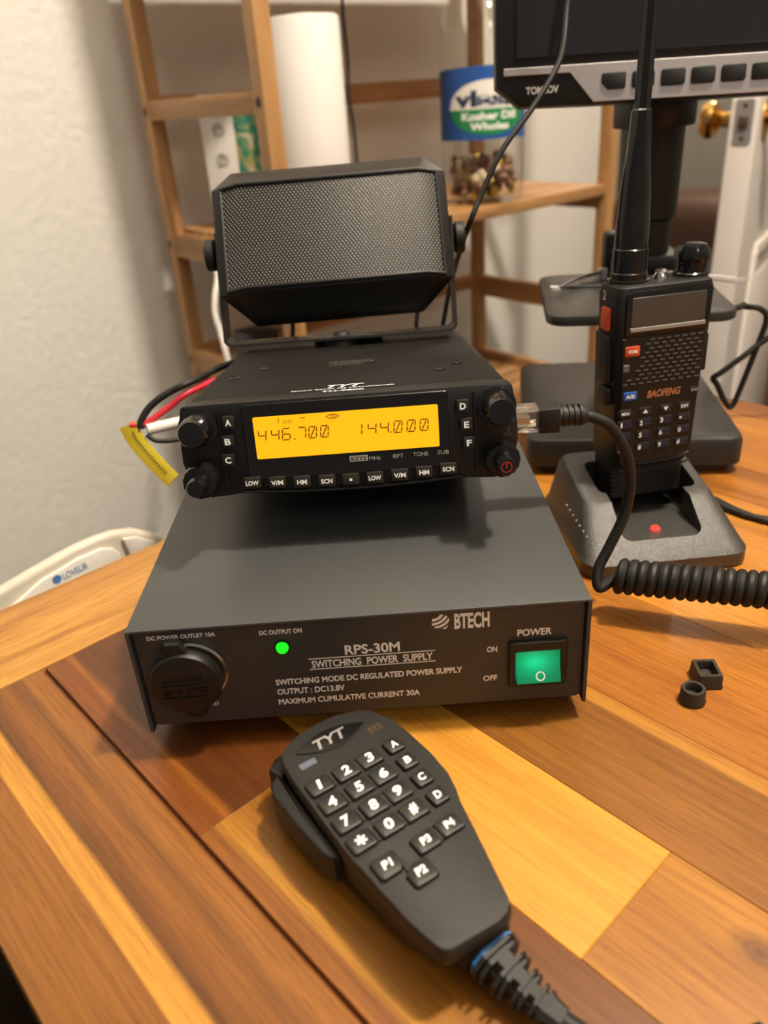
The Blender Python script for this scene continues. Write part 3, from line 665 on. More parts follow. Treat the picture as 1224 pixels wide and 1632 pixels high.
for sx in (-1, 1): q.tube([(sx * .0642, .0041, -gz_ - .0006), (sx * .0642, .0041, gz_ + .0006)], .0012, 8, smooth=False)
q.build('bezel', M['black'], cab)
for sx in (-1, 1):
    q = MB(); q.lathe([(.0035, -.0035), (.0035, .0008), (.0080, .0010), (.0092, .0018), (.0092, .0062), (.0085, .0070), (.0002, .0072)], 40, Matrix.Translation((sx * .0716, axl.y, axl.z)) @ Matrix.Rotation(sx * PI / 2, 4, 'Y'), flute=flute(20, .012))
    q.build('clamp_knob', M['rubber'], spk)
q = MB(); q.tube([(-.030, .272, .150), (-.036, .2830, .128), (-.041, .2880, .106), (-.043, .2890, .092), (-.048, .300, .07), (-.03, .31, .055), (-.01, .275, .055)], .0016, 10); tag(q.build('speaker_lead', M['rubber']), 'thin black lead hanging behind the loudspeaker at left', 'cable')
q = MB(); q.tube([(.036, .272, .150), (.040, .2840, .128), (.044, .2890, .105), (.043, .2880, .092), (.046, .300, .07), (.03, .31, .055), (.02, .275, .055)], .0016, 10); tag(q.build('speaker_lead', M['rubber']), 'thin black lead hanging behind the loudspeaker at right', 'cable')
# black cable rising past the screen
q = MB(); q.tube([(.24, .46, .62), (.19, .36, .54), (.162, .310, .44), (.151, .298, .345), (.146, .297, .300), (.1412, .2934, .2774), (.1368, .2815, .2549), (.1313, .2748, .2422), (.1165, .2648, .2236), (.0963, .2534, .2021), (.0830, .2470, .1795), (.0757, .2430, .1652), (.0722, .2590, .1495), (.0680, .292, .120), (.060, .300, .08), (.05, .275, .06)], .0017, 12)
tag(q.build('antenna_cable', M['rubber']), 'long black cable rising from behind the loudspeaker past the screen', 'cable')

# ================================================================== HAND MICROPHONE
MO = Vector((.0121, -.066, 0)); MR = R(32.3)
mic = empty('hand_microphone', 'black keypad hand microphone lying in front of the power supply', 'microphone', MO, (0, 0, MR))
fo = [(-21.8, 45.4), (-17.5, 48.6), (-12.5, 50.8), (-7, 51.8), (-.9, 52.1), (4.5, 51.4), (9.2, 50.0), (13.8, 48.0), (17.0, 45.4), (20.8, 36.1), (21.7, 26.1), (22.1, 13.2), (21.2, 2.2), (19.1, -4.8), (17.0, -9.5), (13.1, -22.6), (8.9, -36.0), (6.0, -45.3), (4.6, -48.0), (1.8, -49.6), (-1.6, -50.1), (-10, -49.3), (-17.4, -48.6), (-19.2, -47.4), (-20.2, -45.0), (-22.1, -34.9), (-23.2, -20.6), (-24.4, -3.5), (-24.2, 13.8), (-23.8, 32.0), (-22.9, 41)]
mc = (-1.8, 2)
def msc(k, z, dx=0, dy=0): return [((mc[0] + (x - mc[0]) * k + dx) * mm, (mc[1] + (y - mc[1]) * k + dy) * mm, (z + max(0, (-8 - y) / 42) * 9.5 * max(0, 1 - z / 20.5)) * mm) for x, y in fo]
q = MB(); q.loft([msc(.70, .4), msc(.86, 2.0), msc(.93, 8), msc(.975, 15), msc(.985, 20.5), msc(.975, 21.2)])
mbody = q.build('body', M['black'], mic)
q = MB(); q.loft([msc(1.0, 20.8), msc(1.012, 22.0), msc(1.008, 25.6), msc(.993, 26.7), msc(.965, 27.0)]); q.build('face_plate', M['black_rough'], mic)
q = MB()                                             # press-to-talk bar on the left flank
ptt = [(-25.0, 44), (-29.0, 41.5), (-30.5, 36), (-30.0, 20), (-28.6, 5), (-26.6, 1.0), (-24, 1.0), (-24, 44)]
q.prism(xz(ptt), .0080, .0205, .0012, 3); pt_ = q.build('talk_bar', M['rubber'], mic)
q = MB()
for k in range(7): q.box((-.0293, (37 - k * 1.3) * mm, .0206), (.0018, .0006, .0004))
q.build('grip_marks', M['black_gloss'], pt_)
q = MB(); q.prism([(x * mm, y * mm) for x, y in [(-26, 49), (-22, 52.5), (-18, 53.5), (-18, 47), (-24, 42)]], .009, .0195, .001, 2); q.build('head_edge', M['black'], mic)
# maker's plate
q = MB(); lens = [(-17.2 + 28.2 * i / 20, 41.9 + 5.0 * math.sin(PI * i / 20) - .9 * i / 20) for i in range(21)] + [(11 - 28.2 * i / 20, 41.0 - 5.2 * math.sin(PI * i / 20) + .9 * i / 20) for i in range(1, 20)]
q.prism(xz(lens), .0268, .0274, .0002, 1); lp = q.build('brand_plate', M['black_gloss'], mic)
q = MB(); q.tube([(x * mm * 1.0, y * mm, .0272) for x, y in lens + lens[:1]], .00035, 6, smooth=False); q.build('plate_rim', M['black'], lp)
q = MB(); MF = lambda z: ((0, 0, z), (1, 0, 0), (0, 1, 0)); q.text('TYT', MF(.02745), -.0100, .0385, .0036, .0437, .03, shear=.25); q.build('brand_lettering', M['alum'], lp)
q = MB(); q.prism(rrect(.0066, .0030, .0006, 3, -.0160, .0354), .0266, .0273, .0002, 1); q.build('indicator_window', M['blue_grey'], mic)
q = MB()
for i in range(3):
    for j in range(2): q.prism(circ(.0008, 10, (10.9 + i * 1.9) * mm, (34.8 + j * 1.8) * mm), .0269, .02705)
q.build('sound_holes', M['screw_hole'], mic)
def mkey(s_, cx, cy, w, h, tw, th, poly=None, rot=0):
    q = MB(); base = rrect(w * 1.10, h * 1.10, .9, 3) if poly is None else poly
    rr = lambda k, z: [((cx + x * k) * mm, (cy + y * k) * mm, z) for x, y in base]
    q.loft([rr(1.0, .0265), rr(.98, .0278), rr(.93, .0284), rr(.84, .0286)]); k_ = q.build('key', M['key'], mic)
    q = MB()
    if s_ == '*':
        for a in (90, 30, 150):
            ca, sa = math.cos(R(a)), math.sin(R(a)); hl, hw = .0020, .00042
            q.poly([((cx * mm + ca * l - sa * w_), (cy * mm + sa * l + ca * w_), .02872 + a * 1e-7) for l, w_ in ((-hl, -hw), (hl, -hw), (hl, hw), (-hl, hw))])
    else: q.text(s_, MF(.02872), (cx - tw / 2) * mm, (cy - th / 2) * mm, (cx + tw / 2) * mm, (cy + th / 2) * mm, .04, shear=.15)
    q.build('key_legend', M['legend'], k_)
C3 = (-18.0, -7.4, 2.4); R4 = (23.4, 14.3, 4.9, -4.5)
for i, row in enumerate(('123', '456', '789', '*0#')):
    for j, ch in enumerate(row): mkey(ch, C3[j] - .25 * i, R4[i], 8.2, 6.6, 2.1 if ch == '1' else 3.2, 4.3 if ch != '*' else 3.4)
for i, ch in enumerate('ABCD'): mkey(ch, 12.8 - .45 * i, R4[i] + .0, 6.0, 6.2, 2.7, 3.2)
mkey('P1', -17.0, -16.6, 8.4, 7, 3.8, 3.0, [(-4.6, -3.4), (-3.6, -4.2), (2.8, -4.2), (4.7, -1.6), (4.7, 3.2), (4.2, 3.8), (-4.2, 3.8), (-4.6, 3.2)])
mkey('P2', -10.2, -24.6, 8.4, 7, 3.8, 3.0, [(-4.4, -3.4), (-3.6, -4.2), (3.6, -4.2), (4.6, -3.4), (4.6, 3.2), (4.1, 3.8), (-1.5, 3.8), (-4.6, 1.4)])
mkey('P3', -2.5, -16.6, 8.0, 6.4, 3.8, 3.0); mkey('P4', 7.2, -16.1, 8.0, 6.4, 3.8, 3.0)
q = MB()
for i in range(4):
    for j in range(2): q.box(((C3[j] + C3[j + 1]) / 2 * mm - .25 * i * mm, (R4[i] - .3) * mm, .0272), (.0014, .0056, .0010), .0003, 1)
q.box((.0024, -.0166, .0272), (.0014, .0056, .0010), .0003, 1); q.box((-.0125, -.0195, .0272), (.0018, .0052, .0012), .0003, 1, None)
q.build('key_ribs', M['black_rough'], mic)
# ribbed strain relief and cord
q = MB(); secs = []
def sec_at(t, k): # t 0..1 along the relief
    c = Vector((-3.4 + 1.0 * t + 4.0 * t * t, -46.5 - 25.5 * t, 13.0 - 6.0 * t)) * mm; d = Vector((1.2 + 9 * t, -30, -4.5)).normalized(); s_ = d.cross(Vector((0, 0, 1))).normalized(); u_ = s_.cross(d)
    w_, h_ = (8.6 - 4.6 * t) * k * mm, (6.0 - 2.8 * t) * k * mm
    return [c + s_ * (w_ * a) + u_ * (h_ * bb) for a, bb in ((1, .5), (.6, 1), (-.6, 1), (-1, .5), (-1, -.5), (-.6, -1), (.6, -1), (1, -.5))]
def blk(t0, t1, k0, k1=None): q.loft([sec_at(t0, k0), sec_at(t1, k1 or k0)])
def bridge(t0, t1, f=.5):
    A_, B_ = sec_at(t0, 1.0), sec_at(t1, 1.0)
    def mid(S): c = sum(S, Vector()) / 8; return [p if i not in (0, 3, 4, 7) else c + (p - c) * f for i, p in enumerate(S)]
    def nar(S):
        c = sum(S, Vector()) / 8; s0 = (S[0] - S[3]).normalized(); return [p - s0 * ((p - c).dot(s0) * (1 - f)) for p in S]
    q.loft([nar(A_), nar(B_)])
blk(-.06, .035, 1.0); blk(.03, .115, .86); blk(.11, .16, 1.02); blk(.155, .20, .72)
for t0, l in ((.19, .19), (.41, .17), (.61, .15)):
    blk(t0, t0 + l * .24, 1.03); blk(t0 + l * .2, t0 + l * .8, .62); bridge(t0 + l * .2, t0 + l * .8, .52); blk(t0 + l * .76, t0 + l, 1.02); blk(t0 + l * .98, t0 + l + .05, .72)
blk(.80, .86, 1.0); blk(.84, 1.02, .9, .95)
sr = q.build('strain_relief', M['rubber'], mic)
q = MB(); q.loft([sec_at(.068, .91), sec_at(.100, .91)]); q.build('blue_stripe', M['blue_stripe'], sr)
q = MB(); q.tube([Vector(p) * mm for p in ((.2, -67, 8), (2.2, -72, 6.5), (8, -82, 4), (22, -96, 3), (45, -105, 3))], .0029, 14); q.build('cord', M['rubber'], mic)

# ================================================================== COILED MICROPHONE CORD, PLUGGED INTO THE RADIO
cord = empty('coiled_cord', 'black coiled cord plugged into the right side of the radio', 'cord', (.0725, .080, .1035))
L0 = Vector(cord.location)
q = MB(); q.box(Vector((.0775, .0800, .1042)) - L0, (.0165, .0110, .0075), .0006, 1); q.box(Vector((.0800, .0790, .0985)) - L0, (.0120, .0100, .0018), .0006, 2, Matrix.Translation((0, 0, 0))); pg = q.build('plug', M['clear'], cord)
q = MB(); q.box(Vector((.0755, .0800, .1030)) - L0, (.0100, .0080, .0030)); q.build('contacts', M['steel'], pg)
q = MB(); q.box(Vector((.0890, .0800, .1025)) - L0, (.0095, .0120, .0115), .0008, 2); q.build('boot', M['rubber'], cord)
q = MB(); q.lathe([(.0046, 0), (.0044, .012), (.0034, .014)], 20, Matrix.Translation(Vector((.0930, .0800, .1025)) - L0) @ Matrix.Rotation(PI / 2 + .04, 4, 'Y'))
for k in range(4): q.lathe([(.0036, 0), (.0050, .0003), (.0050, .0014), (.0036, .0017)], 20, Matrix.Translation(Vector((.0952 + k * .0026, .0800, .1025)) - L0) @ Matrix.Rotation(PI / 2, 4, 'Y'))
q.build('strain_relief', M['rubber'], cord)
CA = Vector((.1225, .0680, .0225)); CBv = Vector((.2700, .0093, .0287)); ax = (CBv - CA); clen = ax.length; ax.normalize()
cs1 = ax.cross(Vector((0, 0, 1))).normalized(); cs2 = cs1.cross(ax); cr_ = .0063; wr = .0026; pitch = .0047
pts = [(.1035, .0800, .1020), (.110, .0800, .1005), (.1185, .0800, .0950), (.1270, .0810, .0800), (.1300, .0815, .0640), (.1275, .0800, .0480), (.1205, .0770, .0330), (.1150, .0735, .0230), (.1150, .0690, .0155)]
lead = [Vector(p) for p in pts]; hel = []
nt_ = int(clen / pitch); a0 = R(215)
for i in range(nt_ * 16 + 1):
    a = a0 + 2 * PI * i / 16; p = CA + ax * (pitch * i / 16)
    hel.append(p + cs1 * (cr_ * math.cos(a)) + cs2 * (cr_ * math.sin(a)))
q = MB(); P_ = catmull(lead + hel[:2], 10); q.tube([p - L0 for p in P_[:-10]], .0026, 14, smooth=False); q.build('lead', M['rubber'], cord)
q = MB(); q.tube([p - L0 for p in [lead[-1]] + hel], wr, 10, smooth=False); q.build('coil', M['rubber'], cord)

# ================================================================== RUBBER CAPS
q = MB(); n_ = 40
q.lathe([(.0052, 0), (.0056, .0010), (.0052, .0022), (.0050, .0064), (.0046, .0070), (.0036, .0070), (.0032, .0064), (.0031, .0030), (.0001, .0030)], n_)
tag(q.build('rubber_cap', M['cap_rubber'], loc=(.1372, .0030, 0)), 'small round black rubber cap on the wooden table', 'rubber cap')
q = MB(); o_ = rrect(.0105, .0125, .0010, 3); i_ = rrect(.0066, .0084, .0006, 3)
rg = lambda pl, k, z: [(x * k, y * k, z) for x, y in pl]
q.loft([rg(o_, 1.0, 0), rg(o_, 1.06, .0008), rg(o_, 1.0, .0020), rg(o_, .98, .0062), rg(o_, .92, .0070), rg(i_, 1.06, .0070), rg(i_, 1.0, .0064), rg(i_, .98, .0028)])
tag(q.build('rubber_cap', M['cap_rubber'], loc=(.1476, .0150, 0), rot=(0, 0, R(-4))), 'small square black rubber cap beside the round cap', 'rubber cap')

# ================================================================== CHARGER CRADLE
crd = empty('charger_cradle', 'black desktop charging cradle holding the handheld radio', 'charger', (.1585, .1450, 0), (0, 0, R(3)))
def rr3(w, d, r, z, cx=0, cy=0): return [(x, y, z) for x, y in rrect(w, d, r, 5, cx, cy)]
q = MB(); q.loft([rr3(.088, .088, .010, .0, 0, 0), rr3(.091, .091, .011, .0015), rr3(.091, .091, .011, .0085, 0, 0), rr3(.087, .086, .010, .0115, 0, .001), [(x, y, .0340 if y > 0 else .0275) for x, y, z in rr3(.074, .058, .008, 0, 0, .014)], [(x, y, .0358 if y > 0 else .0290) for x, y, z in rr3(.071, .054, .007, 0, 0, .0145)]])
cr = q.build('housing', M['cradle'], crd)
q = MB(); q.prism(rrect(.0560, .0340, .005, cx=.003, cy=.0135), .0100, .08); c1 = q.build('cut', M['cradle'], crd)
bpy.context.view_layer.update(); boolean(cr, c1)
q = MB(); q.prism(rrect(.0440, .0600, .0055, 6, cx=.0005, cy=-.0345 + .030), .0150, .08); c1 = q.build('cut', M['cradle'], crd)
bpy.context.view_layer.update(); boolean(cr, c1)
q = MB(); q.lathe([(.0026, -.002), (.0026, .0007), (.0018, .0016), (.0002, .0018)], 20, Matrix.Translation((.0005, -.0225, .0150))); q.build('charge_light', M['red_led'], crd)
q = MB()
for k in range(7): q.prism(circ(.0006, 8, 0, 0), 0, .0006, mtx=Matrix.Translation((-.0408, -.032 + k * .0062, .0200)) @ Matrix.Rotation(R(-68), 4, 'Y'))
q.build('vent_dots', M['grey_ink'], crd)
q = MB(); q.tube([(.040, .040, .006), (.052, .032, .0035), (.062, .012, .0022), (.075, -.002, .0022), (.11, -.014, .0022)], .0020, 10); q.tube([(.040, .042, .006), (.055, .030, .0035), (.066, .008, .0022), (.08, -.008, .0022), (.115, -.022, .0022)], .0020, 10); q.build('power_cord', M['rubber'], crd)

# ================================================================== HANDHELD RADIO
HO = Vector((.1654, .1526, .1416)); HS = .93
hh_ = empty('handheld_radio', 'black two-way handheld radio standing in the charging cradle', 'radio', HO, (-.0258, 0, .1702)); hh_.scale = (.972, .95, .945)
def hsec(z, w, y0, y1, r=.004): return [(x, y, z) for x, y in rrect(w, y1 - y0, r, 4, 0, (y0 + y1) / 2)]
q = MB(); q.loft([hsec(.0, .0500, .003, .024, .004), hsec(-.0012, .0545, .0010, .0255, .005), hsec(-.006, .0570, 0, .026, .005), hsec(-.030, .0555, 0, .026, .005), hsec(-.072, .0490, 0, .026, .005), hsec(-.101, .0470, .0, .026, .005), hsec(-.1065, .0440, .001, .026, .005), hsec(-.1075, .040, .003, .026, .004)])
q.build('body', M['black'], hh_)
q = MB(); q.loft([hsec(-.030, .050, .016, .034, .003), hsec(-.100, .047, .012, .034, .003), hsec(-.106, .0455, .006, .032, .003), hsec(-.128, .0455, .006, .030, .003)]); 
for k in range(6): q.box((-.0205, .0055, (-110 - k * 3) * mm), (.005, .0012, .0009), .0002, 1)
q.build('battery', M['black_rough'], hh_)
HF = lambda y: ((0, y, 0), (1, 0, 0), (0, 0, 1))
q = MB(); q.prism(rrect(.0485, .0245, .003, cx=.0008, cy=-.0150), 0, .0011, .0006, 2, FRONT); q.build('display_frame', M['black_gloss'], hh_)
q = MB(); q.prism(rrect(.0425, .0160, .0008, cx=.0006, cy=-.0140), 0, .0014, .0002, 1, FRONT); q.build('display', M['lcd_glass'], hh_)
q = MB(); q.prism([(-.0212, -.0222), (.0222, -.0222), (.0228, -.0246), (-.0205, -.0246)], 0, .0016, .0003, 1, FRONT); q.build('display_trim', M['trim_grey'], hh_)
q = MB()                                              # raised speaker and keypad panel
q.prism(xz([(-24.5, -28), (24.5, -28), (23.0, -64), (22, -100), (17, -103.5), (-17, -103.5), (-22, -100), (-23.3, -64)]), 0, .0008, .0004, 1, FRONT); q.build('keypad_panel', M['black'], hh_)
q = MB(); q2 = MB()
for r_ in range(11):
    z = -29.6 - r_ * 2.45; sh = (r_ % 2) * 2.4
    for c_ in range(11):
        x = -21.5 + c_ * 4.7 + sh
        if x > 22.5: continue
        if r_ < 3 and x < -11: continue
        if r_ < 6 and x < -13.5: continue
        if 5 < r_ < 9 and x < -16.5: continue
        q.prism(rrect(.0029, .0007, .0003, 2, x * mm, z * mm), .0006, .0012, 0, 1, FRONT)
q.build('speaker_slots', M['slot'], hh_)
def hkey(cx, cz, w, h, s_, m, tw=0, th=0, lm='legend', y=.0014, tx=0, name='button'):
    q = MB(); q.prism(rrect(w * mm, h * mm, .0009, 3, cx * mm, cz * mm), 0, y, .0005, 2, FRONT); k = q.build(name, m, hh_)
    if s_:
        q = MB(); q.text(s_, HF(-y - .00015), (cx + tx - tw / 2) * mm, (cz - th / 2) * mm, (cx + tx + tw / 2) * mm, (cz + th / 2) * mm, .02); q.build('button_legend', M[lm], k)
    return k
k = hkey(-18.6, -35.2, 8.6, 5.8, 'VFO/MR', M['orange'], 5.6, 2.0); k['label'] = 'orange button'
k = hkey(-18.2, -61.2, 8.2, 5.2, 'A/B', M['blue'], 5.2, 2.3); k['label'] = 'blue button'
q = MB(); q.prism(rrect(.0038, .0042, .0006, 3, -.0216, -.0447), 0, .0014, .0003, 1, FRONT); q.build('indicator_lens', M['blue_grey'], hh_)
q = MB(); q.text('BAOFENG', HF(-.0010), -.0080, -.0636, .0120, -.0592, .025, shear=.2); q.build('brand_lettering', M['copper_ink'], hh_)
hkey(20.3, -62.0, 5.4, 3.4, 'BAND', M['key'], 4.4, 1.5, 'grey_ink')
CX = (-20.3, -8.5, 3.8, 15.4)
for c_, s_ in zip(CX, ('MENU', None, None, 'EXIT')):
    k = hkey(c_, -71.2, 7.6, 4.6, s_, M['key'], 4.6, 1.9)
    if s_ is None:
        q = MB(); u = 1 if c_ < 0 else -1
        q.poly([((c_ - 1.5) * mm, -.0016, (-71.2 - u * 1.1) * mm), ((c_ + 1.5) * mm, -.0016, (-71.2 - u * 1.1) * mm), (c_ * mm, -.0016, (-71.2 + u * 1.3) * mm)]); q.build('button_legend', M['legend'], k)
for r_, row in enumerate(('123*', '4560', '789#')):
    for c_, ch in zip(CX, row):
        k = hkey(c_, -78.0 - r_ * 7.6, 8.4, 5.0, ch, M['key'], 1.8 if ch != '1' else 1.0, 2.9 if ch != '*' else 1.8, 'legend', tx=-2.0)
        q = MB()
        for dz in (.9, -.9): q.poly([((c_ + a) * mm, -.00155, (-78.0 - r_ * 7.6 + dz + d) * mm) for a, d in ((-.6, -.55), (3.3, -.55), (3.3, .55), (-.6, .55))])
        q.build('second_legend', M['blue_ink'], k)
q = MB(); q.tube([(-.021, -.0008, -.1010), (-.010, -.0016, -.1035), (.010, -.0016, -.1035), (.021, -.0008, -.1010)], .0006, 8); q.tube([(-.022, -.0004, -.1062), (-.010, -.0012, -.1085), (.010, -.0012, -.1085), (.022, -.0004, -.1062)], .0006, 8); q.build('lower_ridges', M['black_gloss'], hh_)
SD = Matrix(((0, 0, -1, -.0276), (1, 0, 0, 0), (0, 1, 0, 0), (0, 0, 0, 1)))
q = MB(); q.prism(rrect(.010, .0125, .0015, cx=.0120, cy=-.0185), 0, .0022, .0007, 2, SD); k = q.build('call_button', M['orange'], hh_); k['label'] = 'orange side button'
SDb = Matrix(((0, 0, -1, -.0262), (1, 0, 0, 0), (0, 1, .00, 0), (0, 0, 0, 1)))
q = MB(); q.prism(rrect(.012, .0280, .003, cx=.0125, cy=-.0415), 0, .0030, .0010, 3, SDb); q.prism(rrect(.011, .0115, .003, cx=.0125, cy=-.0630), -.002, .0025, .0010, 3, SDb); q.build('talk_button', M['rubber'], hh_)
q = MB(); q.text('2', ((-.0290, 0, 0), (0, -1, 0), (0, 0, 1)), -.0165, -.0085, -.0130, -.0035, .0); q.build('side_mark', M['white_ink'], hh_)
q = MB(); q.box((.0295, .0165, -.044), (.005, .016, .022), .001, 2); q.box((.0280, .020, -.078), (.004, .006, .085), .001, 2); q.build('belt_clip', M['black'], hh_)
q = MB(); q.lathe([(.0112, -.001), (.0112, .0010), (.0098, .0016), (.0098, .0045), (.0092, .0052), (.0092, .0170), (.0086, .0176), (.0086, .0325), (.0082, .0340), (.0080, .0440), (.0060, .0640), (.0049, .0840), (.0044, .0846), (.0040, .0850), (.0037, .15), (.0037, .26), (.001, .262)], 24,
    Matrix.Translation((-.0152, .016, 0)) @ Matrix.Rotation(R(1.0), 4, 'Y'), flute=lambda a, k: 1 + (.06 * math.cos(8 * a) if k >= 10 else 0)); q.build('antenna', M['black_gloss'], hh_)
q = MB(); q.lathe([(.0094, -.001), (.0094, .0012), (.0085, .0020), (.0085, .0075), (.0090, .0085), (.0090, .0125), (.0070, .0160), (.0050, .0168), (.0002, .0170)], 48, Matrix.Translation((.0205, .015, 0)), flute=lambda a, k: 1 + (.05 * abs(math.cos(3.5 * a)) if k >= 4 else 0)); q.build('volume_knob', M['black_gloss'], hh_)
q = MB(); q.lathe([(.0040, -.001), (.0038, .0015), (.0026, .0034), (.0002, .0040)], 20, Matrix.Translation((.0020, .013, 0))); q.build('torch_lens', M['steel'], hh_)

# ================================================================== DIGITAL MICROSCOPE
MY = R(-9)
msc_ = empty('digital_microscope', 'black digital microscope with buttoned screen on a pole stand', 'microscope', (.192, .305, 0), (0, 0, MY))
q = MB()
def plate(b, w, d, r, z0, z1, cx=0, cy=0, bev=.003):
    rr = lambda k, z: [(x, y, z) for x, y in rrect(w - 2 * k, d - 2 * k, r, 5, cx, cy)]
    b.loft([rr(.001, z0), rr(0, z0 + .001), rr(0, z1 - bev), rr(bev * .3, z1 - bev * .3), rr(bev, z1)])
plate(q, .140, .170, .010, .006, .026, 0, 0, .004); plate(q, .128, .158, .01, .0, .0065); q.build('base', M['stage'], msc_)
q = MB(); plate(q, .120, .130, .012, .0940, .1010, .003, .0080, .002); q.box((-.026, .030, .1016), (.05, .012, .0014), .0003, 1); q.build('stage', M['stage'], msc_)
q = MB(); q.box((.030, .058, .06), (.050, .024, .072), .003); q.build('stage_support', M['stage'], msc_)
pw = Vector((.2245, .372, 0)); pl_ = Matrix.Rotation(-MY, 3, 'Z') @ (pw - Vector(msc_.location))
q = MB(); PM = Matrix.Translation((pl_.x, pl_.y, 0)); q.lathe([(.0185, .02), (.0185, .150)], 40, PM); q.lathe([(.0192, .140), (.0214, .142), (.0222, .205), (.0222, .30)], 40, PM); q.lathe([(.0275, .2030), (.0282, .2040), (.0285, .222), (.028, .2235)], 40, PM); q.build('pole', M['black'], msc_)
q = MB(); q.box((pl_.x - .024, pl_.y, .112), (.012, .020, .040), .003); q.box((pl_.x, pl_.y, .108), (.050, .046, .018), .004); q.build('clamp', M['black'], msc_)
for pts in ([(-.046, .000, .1065), (-.030, .030, .1065), (-.010, .052, .1062)], [(.074, .004, .1065), (.052, .022, .1065), (.030, .038, .1062)]):
    q = MB(); q.tube(pts, .0028, 8, flat=.35)
    e_ = Vector(pts[0]); q.tube([e_, e_ + Vector((-.006 if pts[0][0] < 0 else .006, -.006, .0015))], .0022, 8, smooth=False, flat=.35)
    q.lathe([(.004, .1012), (.004, .1085), (.002, .109)], 16, Matrix.Translation((pts[-1][0], pts[-1][1], 0))); q.build('specimen_clip', M['alum'], msc_)
# screen unit
mon_w = Matrix.Translation((.18, .312, .235)) @ (Matrix.Rotation(R(-5), 3, 'Z') @ Matrix.Rotation(R(-6), 3, 'X')).to_4x4()
bpy.context.view_layer.update(); inv = msc_.matrix_world.inverted()
q = MB(); q.prism(xz([(-77.5, 0.4), (-61.6, -12.0), (-20, -13.2), (205, -16.0), (215, -2), (215, 155), (205, 165), (-67, 165), (-77.5, 155)]), -.022, 0, .0012, 2, FRONT); monb = q.build('screen_unit', M['black'], msc_); monb.matrix_local = inv @ mon_w
q = MB(); q.prism(xz([(-64.5, 15.2), (200, 13.0), (200, 150), (-64.5, 150)]), -.001, .0004, 0, 1, FRONT); q.build('screen', M['screen'], monb)
q = MB(); q.tube([(x * mm, -.0006, z * mm) for x, z in ((-64.5, 150), (-64.5, 15.2), (200, 13))], .0005, 6, smooth=False); q.build('screen_edge', M['black_gloss'], monb)
q = MB(); q.prism(xz([(-72.5, 9.9), (-72.5, 5.7), (-31.0, 5.1), (-15.9, -12.4), (205, -15.2), (205, 7.2)]), 0, .0010, .0003, 1, FRONT); q.build('silver_trim', M['alum'], monb)
bx = [(-11.1, 3.7), (7.7, 21.4), (25.6, 40.2), (44.1, 58.5), (62.4, 77.1), (80.9, 95.5)]
for i, (a, c_) in enumerate(bx):
    z1, z0 = 3.4 - i * .12, -6.0 - i * .12
    P_ = [(x, y) for x, y in rrect((c_ - a), z1 - z0, 1.5, 3, (a + c_) / 2, (z0 + z1) / 2)]
    if i == 0: P_ = [(a + .8, z1), (c_ - .8, z1), (c_, z1 - .8), (c_, z0 + .8), (c_ - .8, z0), (a + 4.2, z0), (a, z0 + 4.2), (a, z1 - .8)]
    q = MB(); q.prism(xz(P_), .0004, .0026, .0006, 2, FRONT); q.build('button', M['black'], monb)
q = MB(); q.text('TOMLOV', ((0, -.0002, 0), (1, 0, 0), (0, 0, 1)), -.0585, -.0056, -.0378, -.0012, .03, rot=R(0)); q.build('brand_lettering', M['grey_ink'], monb)
q = MB(); q.box((.040, .040, .018), (.050, .040, .032), .003); q.build('screen_mount', M['black'], monb)
# usb leads at the right
q = MB(); q.tube([(.2470, .2560, .0975), (.2580, .2660, .0965), (.2690, .2880, .0915), (.2770, .3000, .0868), (.2880, .3010, .0840), (.2930, .3000, .0765), (.2890, .3000, .0560), (.2835, .3000, .0330), (.2775, .3000, .0125), (.2720, .3010, .0160), (.2650, .3020, .0290), (.2615, .3030, .0345), (.2660, .3010, .0390), (.2800, .2990, .0510), (.2960, .2980, .0640), (.325, .290, .085)], .0021, 10)
tag(q.build('usb_cable', M['rubber']), 'looped black cable beside the microscope at the right', 'cable')

# ================================================================== BAMBOO SHELF
shelf = empty('bamboo_shelf', 'bamboo slatted storage rack standing against the plaster wall', 'shelf', (PA.x, PA.y, FZ), (0, 0, TH))
LA, LC = .3030, .6250; PW = .021; ZTOP = 1.52
def sh(name, m, boxes, bev=.002):
    q = MB()
    for c, s_ in boxes: q.box(c, s_, bev)
    return q.build(name, m, shelf)
posts = []
for x in (0, LC):
    for y in (0, -LA):
        w_ = PW
        posts.append(sh('post', M['bam_z'], [((x + w_ / 2 if x == 0 else x - w_ / 2, y - PW / 2 if y == 0 else y + PW / 2, ZTOP / 2), (w_, PW, ZTOP))]))
for z0, z1 in ((.227, .250), (.055, .086), (-.115, -.078), (-.25, -.22), (.40, .43), (.56, .59)):
    for x in (.009, LC - .009):
        sh('rung', M['bam_y'], [((x, -LA / 2, (z0 + z1) / 2 - FZ), (.015, LA - 2 * PW + .002, z1 - z0))], .0015)
for z0, z1 in ((.227, .256), (-.10, -.075), (.56, .59)):
    sh('back_rail', M['bam_x'], [((LC / 2, -.010, (z0 + z1) / 2 - FZ), (LC - 2 * PW + .002, .014, z1 - z0))], .0015)
for zb_ in (.0925, -.235, .445, .73):
    bx_ = []; nsl = 7; wsl = (LA - .014) / nsl
    for k in range(nsl): bx_.append(((LC / 2, -LA + .006 + wsl * (k + .5), zb_ - FZ - .006), (LC - 2 * PW - .001 if k in (0, nsl - 1) else LC - .034, wsl * .84, .0115)))
    bd = sh('shelf_board', M['bam_x'], bx_)
    q = MB(); q.box((LC / 2, -LA + .009, zb_ - FZ - .008), (LC - 2 * PW - .002, .014, .016), .0015); q.build('front_edge', M['bam_x'], bd)
q = MB()
